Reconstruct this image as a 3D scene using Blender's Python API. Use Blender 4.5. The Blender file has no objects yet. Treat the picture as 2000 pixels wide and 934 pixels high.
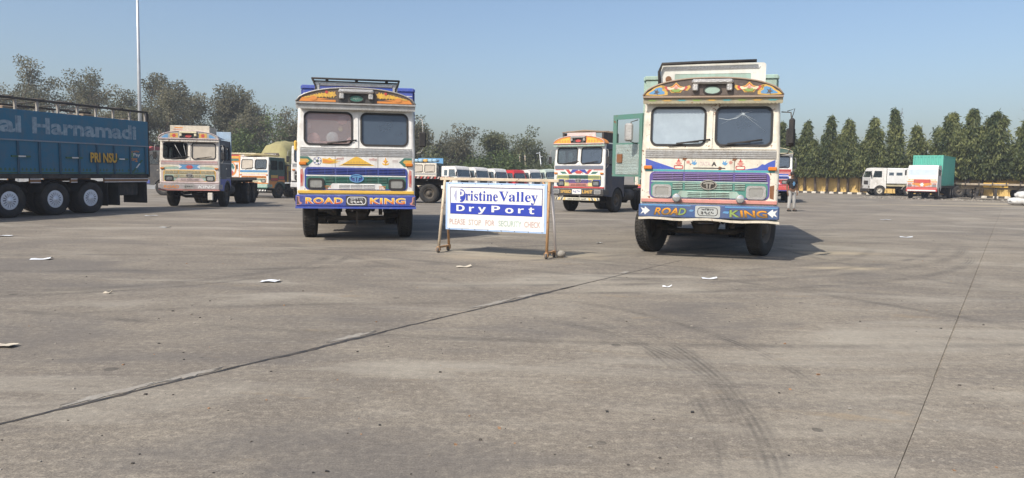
import bpy, bmesh, math, random
import numpy as np
from mathutils import Vector, Matrix, Quaternion
from mathutils.geometry import tessellate_polygon

R = math.radians
scene = bpy.context.scene
col = bpy.context.collection

# ------------------------------------------------------------------ camera, sky, sun, exposure
cam_data = bpy.data.cameras.new('camera')
cam = bpy.data.objects.new('camera', cam_data)
col.objects.link(cam)
cam_data.sensor_width = 36.0
cam_data.lens = 36.0 * 1450 / 2000
cam_data.clip_start = 0.05
cam_data.clip_end = 3000
PITCH, ROLL = R(5.084), R(0.888)
fw = Vector((0, math.cos(PITCH), -math.sin(PITCH)))
rt0 = Vector((1, 0, 0)); up0 = rt0.cross(fw)
rt = math.cos(ROLL) * rt0 + math.sin(ROLL) * up0
up = -math.sin(ROLL) * rt0 + math.cos(ROLL) * up0
cam.matrix_world = Matrix(((rt.x, up.x, -fw.x, 0), (rt.y, up.y, -fw.y, 0), (rt.z, up.z, -fw.z, 1.5), (0, 0, 0, 1)))
scene.camera = cam

SUN_EL = R(46.0)
SUN_DIR_XY = Vector((-0.64, -0.77)).normalized()       # where the sun stands, seen from the yard
world = bpy.data.worlds.new('World'); scene.world = world; world.use_nodes = True
wn = world.node_tree; wn.nodes.clear()
sky = wn.nodes.new('ShaderNodeTexSky'); sky.sky_type = 'NISHITA'; sky.sun_disc = False
sky.sun_elevation = SUN_EL
sky.sun_rotation = math.atan2(SUN_DIR_XY.x, SUN_DIR_XY.y)
sky.air_density = 1.0; sky.dust_density = 2.7; sky.ozone_density = 2.6; sky.altitude = 0
bg = wn.nodes.new('ShaderNodeBackground'); bg.inputs[1].default_value = 0.15
wo = wn.nodes.new('ShaderNodeOutputWorld')
wn.links.new(sky.outputs[0], bg.inputs[0]); wn.links.new(bg.outputs[0], wo.inputs[0])
sd = bpy.data.lights.new('sun', 'SUN'); sd.energy = 4.5; sd.angle = R(0.6); sd.color = (1.0, 0.94, 0.84)
sun = bpy.data.objects.new('sun', sd); col.objects.link(sun)
sv = Vector((SUN_DIR_XY.x * math.cos(SUN_EL), SUN_DIR_XY.y * math.cos(SUN_EL), math.sin(SUN_EL)))
sun.rotation_euler = sv.to_track_quat('Z', 'Y').to_euler()
sun.location = sv * 40
vs = scene.view_settings
vs.view_transform = 'Standard'; vs.look = 'None'; vs.gamma = 1.0; vs.use_curve_mapping = False
vs.exposure = 0.10
scene.cycles.max_bounces = 6; scene.cycles.transparent_max_bounces = 12
scene.cycles.use_denoising = True

# ------------------------------------------------------------------ materials
MATS = {}
def srgb(h):
    h = h.lstrip('#'); c = [int(h[i:i+2], 16) / 255 for i in (0, 2, 4)]
    return tuple((v / 12.92 if v <= .04045 else ((v + .055) / 1.055) ** 2.4) for v in c)
class NT:
    def __init__(s, m):
        m.use_nodes = True; s.t = m.node_tree; s.t.nodes.clear()
    def n(s, typ, ins=None, **kw):
        nd = s.t.nodes.new(typ)
        for k, v in kw.items(): setattr(nd, k, v)
        for k, v in (ins or {}).items():
            if hasattr(v, 'links') or isinstance(v, bpy.types.NodeSocket): s.t.links.new(v, nd.inputs[k])
            else: nd.inputs[k].default_value = v
        return nd
    def math(s, op, a, b=0.0, c=None, clamp=False):
        d = {0: a, 1: b}
        if c is not None: d[2] = c
        return s.n('ShaderNodeMath', d, operation=op, use_clamp=clamp).outputs[0]
    def mix(s, f, a, b, blend='MIX'):
        nd = s.n('ShaderNodeMix', data_type='RGBA', blend_type=blend)
        for i, v in ((0, f), (6, a), (7, b)):
            if isinstance(v, bpy.types.NodeSocket): s.t.links.new(v, nd.inputs[i])
            elif i == 0: nd.inputs[0].default_value = v
            else: nd.inputs[i].default_value = tuple(v)[:3] + (1,)
        return nd.outputs[2]
    def ramp(s, v, lo, hi):
        return s.n('ShaderNodeMapRange', {0: v, 1: lo, 2: hi, 3: 0.0, 4: 1.0}, clamp=True).outputs[0]
    def noise(s, vec, scale, detail=4, rough=.55, dist=0.0):
        return s.n('ShaderNodeTexNoise', {'Vector': vec, 'Scale': scale, 'Detail': detail, 'Roughness': rough, 'Distortion': dist}).outputs[0]
    def coords(s, kind='Object', scale=(1, 1, 1), rot=(0, 0, 0), loc=(0, 0, 0)):
        tc = s.n('ShaderNodeTexCoord')
        return s.n('ShaderNodeMapping', {0: tc.outputs[kind], 1: loc, 2: rot, 3: scale}).outputs[0]
    def out(s, sh, disp=None):
        o = s.n('ShaderNodeOutputMaterial'); s.t.links.new(sh, o.inputs[0])
        return o

def paint(name, c, rough=.5, metal=0.0, dirt=.25, rust=0.0, dirtcol=(.19, .15, .11), bump=0.0, scale=3.0, spec=.5, dent=0.0):
    """weathered paint: base colour, dust streaks, chips of rust"""
    if name in MATS: return MATS[name]
    if isinstance(c, str): c = srgb(c)
    m = bpy.data.materials.new(name); t = NT(m); MATS[name] = m
    P = t.n('ShaderNodeBsdfPrincipled', {'Roughness': rough, 'Metallic': metal, 'Specular IOR Level': spec})
    base = tuple(c) + (1,)
    if name.startswith('p_'): dirt *= 1.7
    if dirt or rust or bump:
        co = t.coords()
        a = t.noise(co, scale, 7, .65)
        st = t.noise(t.coords(scale=(11, 11, 1.3)), 1.0, 5, .6)
        f = t.math('MULTIPLY', t.math('ADD', t.ramp(a, .42, .75), t.math('MULTIPLY', t.ramp(st, .5, .8), .7)), dirt, clamp=True)
        cc = t.mix(f, base, dirtcol)
        fade = t.noise(co, scale * .35, 3)
        cc = t.mix(t.math('MULTIPLY', t.ramp(fade, .4, .7), .18), cc, tuple(min(1, v * 1.25 + .03) for v in c))
        if name.startswith('p_'):   # brush-painted colours: faded, scratched and chipped
            ch = t.ramp(t.noise(co, 26, 7, .7), .60, .66)
            cc = t.mix(t.math('MULTIPLY', ch, .65), cc, (.36, .31, .25)); cc = t.mix(t.math('MULTIPLY', t.noise(co, 7, 5, .7), .42), cc, tuple(v * .55 + .14 for v in c))
        if rust:
            rn = t.noise(co, scale * 2.6, 9, .7)
            rf = t.ramp(rn, .69 - rust * .25, .72 - rust * .24)
            rc = t.mix(t.noise(co, 30, 3), (.11, .035, .012), (.28, .11, .04))
            cc = t.mix(rf, cc, rc)
        t.t.links.new(cc, P.inputs['Base Color'])
        t.t.links.new(t.math('ADD', t.math('MULTIPLY', f, .4), rough, clamp=True), P.inputs['Roughness'])
        if dent:
            b = t.n('ShaderNodeBump', {'Height': t.noise(co, 3.2, 3), 'Strength': dent, 'Distance': .05}); t.t.links.new(b.outputs[0], P.inputs['Normal'])
        elif bump:
            b = t.n('ShaderNodeBump', {'Height': t.noise(co, scale * 6, 5), 'Strength': bump, 'Distance': .02})
            t.t.links.new(b.outputs[0], P.inputs['Normal'])
    else:
        P.inputs['Base Color'].default_value = base
    t.out(P.outputs[0])
    return m

def flame(name, c0, c1, z0, z1, axis=2):
    """lettering painted in a blend of two colours between two heights"""
    m = bpy.data.materials.new(name); t = NT(m); MATS[name] = m
    tc = t.n('ShaderNodeTexCoord'); sp = t.n('ShaderNodeSeparateXYZ', {0: tc.outputs['Object']})
    n = t.noise(t.coords(), 30, 2)
    v = t.math('ADD', sp.outputs[axis], t.math('MULTIPLY', t.math('SUBTRACT', n, .5), abs(z1 - z0) * .8))
    f = t.ramp(v, z0, z1)
    P = t.n('ShaderNodeBsdfPrincipled', {'Roughness': .5, 'Base Color': t.mix(f, srgb(c0), srgb(c1))})
    t.out(P.outputs[0]); return m

def glass(name, tint=(.06, .075, .095), film=.35, rough=.04):
    m = bpy.data.materials.new(name); t = NT(m); MATS[name] = m
    tr = t.n('ShaderNodeBsdfTransparent', {0: (.80, .86, .88, 1)})
    du = t.n('ShaderNodeBsdfDiffuse', {0: tuple(tint) + (1,)})
    n = t.noise(t.coords(), 3, 6, .6)
    ff = t.math('MULTIPLY', t.math('ADD', t.math('MULTIPLY', n, .6), .7), film, clamp=True)  # diffuse tinted film
    a = t.n('ShaderNodeMixShader', {0: ff, 1: tr.outputs[0], 2: du.outputs[0]})
    gl = t.n('ShaderNodeBsdfGlossy', {0: (1, 1, 1, 1), 'Roughness': rough})
    lw = t.n('ShaderNodeLayerWeight', {0: .5})
    fr = t.math('ADD', .035, t.math('MULTIPLY', t.math('POWER', lw.outputs['Facing'], 5.0), .9))
    b = t.n('ShaderNodeMixShader', {0: fr, 1: a.outputs[0], 2: gl.outputs[0]})
    t.out(b.outputs[0]); return m

def leafmat(name, c, c2, trans=.35):
    m = bpy.data.materials.new(name); t = NT(m); MATS[name] = m
    at = t.n('ShaderNodeAttribute', attribute_name='tone')
    cc = t.mix(at.outputs['Fac'], c, c2)
    d = t.n('ShaderNodeBsdfPrincipled', {'Base Color': cc, 'Roughness': .55, 'Specular IOR Level': .35})
    tr = t.n('ShaderNodeBsdfTranslucent', {0: cc})
    mx = t.n('ShaderNodeMixShader', {0: trans, 1: d.outputs[0], 2: tr.outputs[0]})
    t.out(mx.outputs[0]); return m

# ------------------------------------------------------------------ mesh building
def rrect(cx, cy, w, h, r, n=5):
    pts = []
    for qx, qy, a0 in ((1, -1, -90), (1, 1, 0), (-1, 1, 90), (-1, -1, 180)):
        for i in range(n + 1):
            a = R(a0 + 90 * i / n)
            pts.append((cx + qx * (w / 2 - r) + r * math.cos(a), cy + qy * (h / 2 - r) + r * math.sin(a)))
    return pts
def ell(cx, cy, rx, ry, n=20):
    return [(cx + rx * math.cos(2 * math.pi * i / n), cy + ry * math.sin(2 * math.pi * i / n)) for i in range(n)]

class MB:
    def __init__(s): s.v = []; s.f = []; s.m = []; s.sm = []
    def add(s, vs, fs, m=0, smooth=False):
        o = len(s.v); s.v += [tuple(p) for p in vs]
        for f in fs: s.f.append([i + o for i in f]); s.m.append(m); s.sm.append(smooth)
    def box(s, x0, x1, y0, y1, z0, z1, m=0, bev=0.0, T=None):
        x0, x1 = sorted((x0, x1)); y0, y1 = sorted((y0, y1)); z0, z1 = sorted((z0, z1))
        if not bev:
            v = [(x, y, z) for z in (z0, z1) for y in (y0, y1) for x in (x0, x1)]
            f = [(0, 2, 3, 1), (4, 5, 7, 6), (0, 1, 5, 4), (2, 6, 7, 3), (0, 4, 6, 2), (1, 3, 7, 5)]
        else:
            b = min(bev, (x1 - x0) / 2.01, (y1 - y0) / 2.01, (z1 - z0) / 2.01)
            X = (x0, x1); Y = (y0, y1); Z = (z0, z1); sg = (1, -1)
            v = []; ix = {}
            for i in (0, 1):
                for j in (0, 1):
                    for k in (0, 1):
                        for a in (0, 1, 2):
                            p = [X[i] + (0 if a == 0 else sg[i] * b), Y[j] + (0 if a == 1 else sg[j] * b), Z[k] + (0 if a == 2 else sg[k] * b)]
                            ix[i, j, k, a] = len(v); v.append(tuple(p))
            f = []
            for i in (0, 1):
                q = [ix[i, 0, 0, 0], ix[i, 1, 0, 0], ix[i, 1, 1, 0], ix[i, 0, 1, 0]]; f.append(q if i else q[::-1])
                q = [ix[0, i, 0, 1], ix[1, i, 0, 1], ix[1, i, 1, 1], ix[0, i, 1, 1]]; f.append(q[::-1] if i else q)
                q = [ix[0, 0, i, 2], ix[1, 0, i, 2], ix[1, 1, i, 2], ix[0, 1, i, 2]]; f.append(q if i else q[::-1])
            for i in (0, 1):
                for j in (0, 1):
                    q = [ix[i, j, 0, 0], ix[i, j, 0, 1], ix[i, j, 1, 1], ix[i, j, 1, 0]]; f.append(q if (i ^ j) else q[::-1])
                    q = [ix[i, 0, j, 0], ix[i, 0, j, 2], ix[i, 1, j, 2], ix[i, 1, j, 0]]; f.append(q[::-1] if (i ^ j) else q)
                    q = [ix[0, i, j, 1], ix[0, i, j, 2], ix[1, i, j, 2], ix[1, i, j, 1]]; f.append(q if (i ^ j) else q[::-1])
                    for k in (0, 1):
                        q = [ix[i, j, k, 0], ix[i, j, k, 1], ix[i, j, k, 2]]; f.append(q if (i ^ j ^ k) else q[::-1])
        if T: v = [T(*p) for p in v]
        s.add(v, f, m)
    def tube(s, pts, r, n=8, m=0, caps=True, smooth=True):
        pts = [Vector(p) for p in pts]; rs = r if isinstance(r, (list, tuple)) else [r] * len(pts)
        v = []; prev = None
        for i, p in enumerate(pts):
            d = (pts[min(i + 1, len(pts) - 1)] - pts[max(i - 1, 0)])
            if d.length < 1e-9: d = Vector((0, 0, 1))
            d.normalize()
            if prev is None:
                a = d.cross(Vector((0, 0, 1)))
                if a.length < .05: a = d.cross(Vector((1, 0, 0)))
            else:
                a = prev - d * prev.dot(d)
            a.normalize(); prev = a; b = d.cross(a)
            for k in range(n):
                t = 2 * math.pi * k / n
                v.append(p + (a * math.cos(t) + b * math.sin(t)) * rs[i])
        f = []
        for i in range(len(pts) - 1):
            for k in range(n):
                f.append((i * n + k, i * n + (k + 1) % n, (i + 1) * n + (k + 1) % n, (i + 1) * n + k))
        s.add(v, f, m, smooth)
        if caps:
            o = len(s.v) - len(v)
            s.f.append([o + k for k in range(n)][::-1]); s.m.append(m); s.sm.append(False)
            s.f.append([o + (len(pts) - 1) * n + k for k in range(n)]); s.m.append(m); s.sm.append(False)
    def lathe(s, prof, n=32, m=0, T=None, smooth=True, ang=2 * math.pi):
        """profile of (radius, axial) turned about the local x axis"""
        T = T or (lambda x, y, z: (x, y, z)); v = []; f = []; k = len(prof)
        for i in range(n):
            a = ang * i / n
            for r, x in prof: v.append(T(x, r * math.cos(a), r * math.sin(a)))
        for i in range(n):
            j = (i + 1) % n
            for q in range(k - 1): f.append((i * k + q, j * k + q, j * k + q + 1, i * k + q + 1))
        s.add(v, f, m, smooth)
    def plate(s, outer, holes, T, w0, w1, m=0, mside=None, back=True):
        """a flat sheet with holes: outline in (u,v), from depth w0 to w1 (w1 faces out)"""
        loops = [outer] + list(holes)
        tr = tessellate_polygon([[Vector((p[0], p[1], 0)) for p in L] for L in loops])
        flat = [p for L in loops for p in L]; n = len(flat)
        v = [T(p[0], p[1], w1) for p in flat] + [T(p[0], p[1], w0) for p in flat]
        fr = []
        for a, b, c in tr:
            A, B, C = flat[a], flat[b], flat[c]
            cr = (B[0] - A[0]) * (C[1] - A[1]) - (B[1] - A[1]) * (C[0] - A[0])
            fr.append((a, b, c) if cr > 0 else (a, c, b))
        f = list(fr)
        if back: f += [(c + n, b + n, a + n) for a, b, c in fr]
        s.add(v, f, m)
        o = len(s.v) - len(v); st = 0
        for L in loops:
            k = len(L)
            ar = sum(L[i][0] * L[(i + 1) % k][1] - L[(i + 1) % k][0] * L[i][1] for i in range(k))
            for i in range(k):
                a, b = st + i, st + (i + 1) % k
                q = [o + a, o + a + n, o + b + n, o + b]
                s.f.append(q); s.m.append(m if mside is None else mside); s.sm.append(False)
            st += k
    def build(s, name, mats, parent=None, label=None, cat=None, group=None, kind=None, loc=None):
        me = bpy.data.meshes.new(name)
        me.from_pydata(s.v, [], s.f)
        mats = mats if isinstance(mats, (list, tuple)) else [mats]
        for mm in mats: me.materials.append(mm)
        me.polygons.foreach_set('material_index', s.m)
        me.polygons.foreach_set('use_smooth', s.sm)
        bm = bmesh.new(); bm.from_mesh(me)
        bmesh.ops.recalc_face_normals(bm, faces=bm.faces)
        bm.to_mesh(me); bm.free(); me.update()
        return link(name, me, parent, label, cat, group, kind, loc)

def link(name, me, parent=None, label=None, cat=None, group=None, kind=None, loc=None):
    o = bpy.data.objects.new(name, me); col.objects.link(o)
    if parent is not None: o.parent = parent
    if loc is not None: o.location = loc
    return tag(o, label, cat, group, kind)
def tag(o, label=None, cat=None, group=None, kind=None):
    if label: o['label'] = label
    if cat: o['category'] = cat
    if group: o['group'] = group
    if kind: o['kind'] = kind
    return o

# ground height: the yard is level near the gate and falls gently towards the back left
def gz(x, y):
    t = min(1, max(0, (10 - x) / 10)); S = t * t * (3 - 2 * t)
    q = max(0.0, y - 26); q = min(q, 90)
    return -0.016 * S * q * (q / (q + 4))
def thing(name, label, cat, x, y, rz=0, group=None, span=3.0, lift=0.0):
    """an Empty standing on the yard, leaning with its slope"""
    o = bpy.data.objects.new(name, None); col.objects.link(o); o.empty_display_size = .2
    e = span / 2
    nx = (gz(x - e, y) - gz(x + e, y)) / span; ny = (gz(x, y - e) - gz(x, y + e)) / span
    q = Vector((0, 0, 1)).rotation_difference(Vector((nx, ny, 1)).normalized())
    o.rotation_mode = 'QUATERNION'
    o.rotation_quaternion = q @ Quaternion((0, 0, 1), rz)
    o.location = (x, y, gz(x, y) + lift)
    return tag(o, label, cat, group)

def text(s, box, T, m, parent, name='lettering', off=.004, bold=0.0, shear=0.0, spacing=1.0, fit=True, label=None):
    """painted writing, fitted into box = (u0, u1, v0, v1) of the surface T(u, v, w)"""
    cu = bpy.data.curves.new('tmp_text', 'FONT'); cu.body = s; cu.size = 1.0; cu.offset = bold
    cu.shear = shear; cu.space_character = spacing; cu.resolution_u = 3
    ob = bpy.data.objects.new('tmp_text', cu); col.objects.link(ob)
    dg = bpy.context.evaluated_depsgraph_get(); dg.update()
    me = bpy.data.meshes.new_from_object(ob.evaluated_get(dg))
    bpy.data.objects.remove(ob); bpy.data.curves.remove(cu)
    me.name = name
    if len(me.vertices) == 0: return None
    n = len(me.vertices); a = np.empty(n * 3, 'f'); me.vertices.foreach_get('co', a); a = a.reshape(n, 3)
    lo, hi = a.min(0), a.max(0); u0, u1, v0, v1 = box
    sx = (u1 - u0) / max(1e-6, hi[0] - lo[0]); sy = (v1 - v0) / max(1e-6, hi[1] - lo[1])
    if not fit: sx = sy = min(sx, sy)
    cx, cy = (lo[0] + hi[0]) / 2, (lo[1] + hi[1]) / 2
    out = [T((u0 + u1) / 2 + (p[0] - cx) * sx, (v0 + v1) / 2 + (p[1] - cy) * sy, off) for p in a]
    me.vertices.foreach_set('co', np.array(out, 'f').ravel()); me.update()
    me.materials.clear(); me.materials.append(m)
    return link(name, me, parent, label)

rnd = random.Random(7)

# ------------------------------------------------------------------ the concrete yard
def ground_material():
    m = bpy.data.materials.new('worn_concrete'); t = NT(m); MATS['concrete'] = m
    co = t.coords(); a = math.atan2(.83, .557)
    big = t.noise(co, .16, 4, .6); med = t.noise(co, .9, 7, .7, .3); fine = t.noise(co, 17, 9, .8); grit = t.noise(co, 80, 4, .75)
    st = t.noise(t.coords(scale=(.55, 4.0, 1), rot=(0, 0, R(-14))), 1.0, 8, .72, .5)
    broom = t.noise(t.coords(scale=(4, 60, 1), rot=(0, 0, R(-12))), 1.0, 4, .7)
    c = t.mix(t.ramp(big, .35, .65), (0.179, 0.154, 0.124), (0.269, 0.228, 0.175))
    c = t.mix(t.math('MULTIPLY', t.ramp(med, .45, .72), .6), c, (0.376, 0.328, 0.252))
    c = t.mix(t.math('MULTIPLY', t.ramp(st, .48, .70), .55), c, (0.141, 0.127, 0.116))
    c = t.mix(t.math('MULTIPLY', t.ramp(t.noise(t.coords(scale=(.8, 5, 1), rot=(0, 0, R(-10)), loc=(3, 5, 0)), 1.0, 8, .75, .5), .55, .70), .55), c, (0.438, 0.389, 0.309))
    c = t.mix(t.math('MULTIPLY', t.ramp(fine, .48, .64), .60), c, (0.089, 0.079, 0.069))
    c = t.mix(t.math('MULTIPLY', t.ramp(fine, .47, .34), .60), c, (0.491, 0.434, 0.342))
    c = t.mix(t.math('MULTIPLY', t.ramp(broom, .4, .75), .15), c, (0.438, 0.394, 0.323))
    c = t.mix(t.math('MULTIPLY', t.ramp(grit, .52, .66), .65), c, (0.063, 0.056, 0.047))
    c = t.mix(t.math('MULTIPLY', t.ramp(grit, .46, .32), .4), c, (0.522, 0.465, 0.370))
    lane = t.math('DIVIDE', t.math('SUBTRACT', t.n('ShaderNodeVectorMath', {0: t.n('ShaderNodeTexCoord').outputs['Object'], 1: (.8305, -.557, 0)}, operation='DOT_PRODUCT').outputs['Value'], -4.80), 4.40)
    lw_ = t.n('ShaderNodeTexWhiteNoise', {'W': t.math('FLOOR', lane)}, noise_dimensions='1D').outputs['Value']
    c = t.mix(t.math('MULTIPLY', lw_, .16), c, (0.104, 0.093, 0.083)); c = t.mix(t.math('MULTIPLY', t.math('LESS_THAN', lane, 0.0), .16), c, (0.094, 0.084, 0.078))
    pa_ = t.noise(t.coords(scale=(.5, 1.1, 1), rot=(0, 0, R(25)), loc=(2, 7, 0)), .55, 6, .62, .8)
    c = t.mix(t.math('MULTIPLY', t.ramp(pa_, .52, .66), .45), c, (.40, .365, .300)); c = t.mix(t.math('MULTIPLY', t.ramp(pa_, .46, .34), .45), c, (.115, .106, .100))
    # oil drips and small dark spots
    vo = t.n('ShaderNodeTexVoronoi', {'Vector': t.coords(scale=(.9, .9, .9)), 'Scale': 1.6, 'Randomness': 1.0}, feature='F1')
    rad = t.math('MULTIPLY', t.noise(co, 2.3, 2), .16)
    sp = t.math('LESS_THAN', t.math('ADD', vo.outputs['Distance'], t.math('MULTIPLY', fine, .06)), rad)
    c = t.mix(t.math('MULTIPLY', sp, .55), c, (.045, .042, .04))
    v2 = t.n('ShaderNodeTexVoronoi', {'Vector': t.coords(scale=(1, 1.6, 1), rot=(0, 0, .3)), 'Scale': 3.3, 'Randomness': 1.0}, feature='F1')
    s2 = t.math('LESS_THAN', t.math('ADD', v2.outputs['Distance'], t.math('MULTIPLY', t.math('SUBTRACT', fine, .5), .25)), t.math('MULTIPLY', t.ramp(t.noise(co, 1.1, 4, .7), .5, .75), .13))
    c = t.mix(t.math('MULTIPLY', s2, .6), c, (.05, .046, .043))
    # dusty yellow-brown earth tracked over the slabs
    ea = t.noise(t.coords(scale=(.8, 2.2, 1), rot=(0, 0, R(-12)), loc=(9, 2, 0)), .9, 6, .7, .3)
    c = t.mix(t.math('MULTIPLY', t.ramp(ea, .62, .74), .45), c, (.33, .235, .125))
    tc = t.n('ShaderNodeTexCoord'); xyz = t.n('ShaderNodeSeparateXYZ', {0: tc.outputs['Object']})
    X, Y = xyz.outputs[0], xyz.outputs[1]
    # patches of spilled sand
    for (px, py, rx, ry, k) in ((5.6, 12.3, .75, .22, .8), (6.6, 14.8, .9, .35, .75), (.2, 13.6, 1.9, 1.1, .55), (26, 43, 7, 1.0, .7), (34, 48, 6, 2.5, .8), (-1.0, 18.6, 2.5, .35, .55)):
        dx = t.math('DIVIDE', t.math('SUBTRACT', X, px), rx); dy = t.math('DIVIDE', t.math('SUBTRACT', Y, py), ry)
        r = t.math('ADD', t.math('SQRT', t.math('ADD', t.math('MULTIPLY', dx, dx), t.math('MULTIPLY', dy, dy))), t.math('MULTIPLY', t.math('SUBTRACT', med, .5), 2.2))
        c = t.mix(t.math('MULTIPLY', t.ramp(r, 1.15, .35), k), c, (.40, .335, .235))
    # tyre marks left by turning lorries
    brk = t.ramp(t.noise(co, 1.4, 5, .7), .36, .62)
    tot = None
    arcs = [(-1.18, 22.51, 12.71, .517, -.856, .86, .16), (-1.18, 22.51, 12.25, .517, -.856, .88, .12), (.04, 19.56, 8.51, .54, -.842, .86, .15), (.04, 19.56, 10.3, .5, -.86, .83, .13),
            (-5.41, 5.25, 6.95, .999, .04, .94, .13), (-5.41, 5.25, 6.68, .999, .04, .95, .08), (-1.76, 5.12, 3.24, .95, .313, .86, .12), (-7, 12.42, 3.81, .67, -.74, .6, .16), (-7, 12.42, 4.15, .67, -.74, .5, .10),
            (-2.27, 5.39, 4.48, .907, .42, .9, .10), (-9, 30, 17.5, .3, -.95, .8, .16), (-9, 30, 19.6, .3, -.95, .85, .16), (14, 38, 19.5, -.1, -.99, .7, .16), (14, 38, 21.6, .1, -.99, .8, .16)]
    ar_ = random.Random(19)
    for k in range(9):
        an = ar_.uniform(0, 6.28); rr = ar_.uniform(8, 26); px_, py_ = ar_.uniform(-6, 7), ar_.uniform(5, 17)
        arcs.append((px_ - rr * math.cos(an), py_ - rr * math.sin(an), rr, math.cos(an), math.sin(an), 1 - ar_.uniform(.02, .10), ar_.uniform(.10, .17)))
    for (cx, cy, r, dx, dy, cl, w) in arcs:
        vx = t.math('SUBTRACT', X, cx); vy = t.math('SUBTRACT', Y, cy)
        L = t.math('SQRT', t.math('ADD', t.math('MULTIPLY', vx, vx), t.math('MULTIPLY', vy, vy)))
        band = t.ramp(t.math('ABSOLUTE', t.math('SUBTRACT', L, r)), w, w * .25)
        cs = t.math('DIVIDE', t.math('ADD', t.math('MULTIPLY', vx, dx), t.math('MULTIPLY', vy, dy)), L)
        b = t.math('MULTIPLY', t.math('MULTIPLY', band, t.math('ADD', .62, t.math('MULTIPLY', t.math('SINE', t.math('MULTIPLY', L, 130.0)), .38))), t.ramp(cs, cl - .03, cl + .05))
        tot = b if tot is None else t.math('MAXIMUM', tot, b)
    c = t.mix(t.math('MULTIPLY', t.math('MULTIPLY', tot, brk), .75), c, (.065, .060, .055))
    P = t.n('ShaderNodeBsdfPrincipled', {'Base Color': c, 'Roughness': .88, 'Specular IOR Level': .25})
    hgt = t.math('ADD', t.math('MULTIPLY', fine, .5), t.math('ADD', t.math('MULTIPLY', grit, .25), t.math('MULTIPLY', broom, .5)))
    b = t.n('ShaderNodeBump', {'Height': hgt, 'Strength': .6, 'Distance': .014})
    t.t.links.new(b.outputs[0], P.inputs['Normal']); t.out(P.outputs[0])
    return m
CONC = ground_material()
UD = Vector((.557, .8305)); ND = Vector((.8305, -.557))
C0, LANE = -4.80, 4.40
def uv2w(v, c): return UD.x * v + ND.x * c, UD.y * v + ND.y * c

xs = [-900, -400, -200, -120] + list(range(-90, 61, 3)) + [80, 130, 250, 500, 900]
ys = [-40, -15, 0, 12] + list(range(20, 121, 3)) + [140, 200, 400, 800, 1600]
mb = MB()
mb.add([(x, y, gz(x, y) - .010) for y in ys for x in xs],
       [(j * len(xs) + i, j * len(xs) + i + 1, (j + 1) * len(xs) + i + 1, (j + 1) * len(xs) + i) for j in range(len(ys) - 1) for i in range(len(xs) - 1)])
ground = mb.build('ground', CONC, kind='structure')
ground['label'] = 'worn grey concrete yard with dust and tyre marks'

jr = random.Random(3)
def rag(v, seed, amp):
    return amp * (math.sin(v * 2.3 + seed) * .35 + math.sin(v * 7.9 + seed * 2) * .3 + math.sin(v * 23.1 + seed * 5) * .2 + math.sin(v * 51 + seed) * .15)
def slab(k, v0, v1):
    c0 = C0 + LANE * k; c1 = c0 + LANE
    near = -3 < v0 < 20 and k in (-1, 0)
    e0 = .0025; e1 = .0025
    rows = []
    v = v0 + .004
    while v < v1 - .004:
        rows.append(v); v += (.09 if near else 2.2)
    rows.append(v1 - .004)
    def edge(v, which):
        s = 0; fd = min(1, max(0, (11.5 - v) / 4))
        if near and k == 0 and which == 0: s = fd * (.018 + rag(v, 1.7, .022) + .012 * math.sin(v * .9))
        elif near and k == -1 and which == 1: s = fd * (-.018 + rag(v, 4.1, .014))
        elif k == 0 and which == 1 and -3 < v0 < 20: s = -.005
        elif k == 1 and which == 0 and -3 < v0 < 20: s = .005
        return (c0 + e0 + s) if which == 0 else (c1 - e1 + s)
    cols = (0, .08, .5, .92, 1); n = len(cols); V = []; F = []
    for v in rows:
        a, b = edge(v, 0), edge(v, 1)
        for q in cols:
            x, y = uv2w(v, a + (b - a) * q if q in (0, 1) else c0 + LANE * q); V.append((x, y, gz(x, y)))
        for cc in (a, b):
            x, y = uv2w(v, cc); V.append((x, y, gz(x, y) - .05))
    w = n + 2
    for j in range(len(rows) - 1):
        o = j * w; p = o + w
        for i in range(n - 1): F.append((o + i, o + i + 1, p + i + 1, p + i))
        F.append((o + n, o, p, p + n)); F.append((o + n - 1, o + n + 1, p + n + 1, p + n - 1))
    o = 0; F.append((0, n, n + 1, n - 1)); o = (len(rows) - 1) * w; F.append((o, o + n - 1, o + n + 1, o + n))
    m = MB(); m.add(V, F); m.build('concrete_slab', CONC, ground)
for k in range(-12, 9):
    off = 6.4 if k == 1 else (6.4 + 4.4 * ((k * 2) % 3))
    vv = [off + 13.2 * i for i in range(-4, 8)]
    for a, b in zip(vv[:-1], vv[1:]):
        mid = uv2w((a + b) / 2, C0 + LANE * (k + .5))
        if -42 < mid[0] < 34 and -6 < mid[1] < 66 and abs(mid[0]) < mid[1] * .85 + 14:
            slab(k, a, b)
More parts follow.
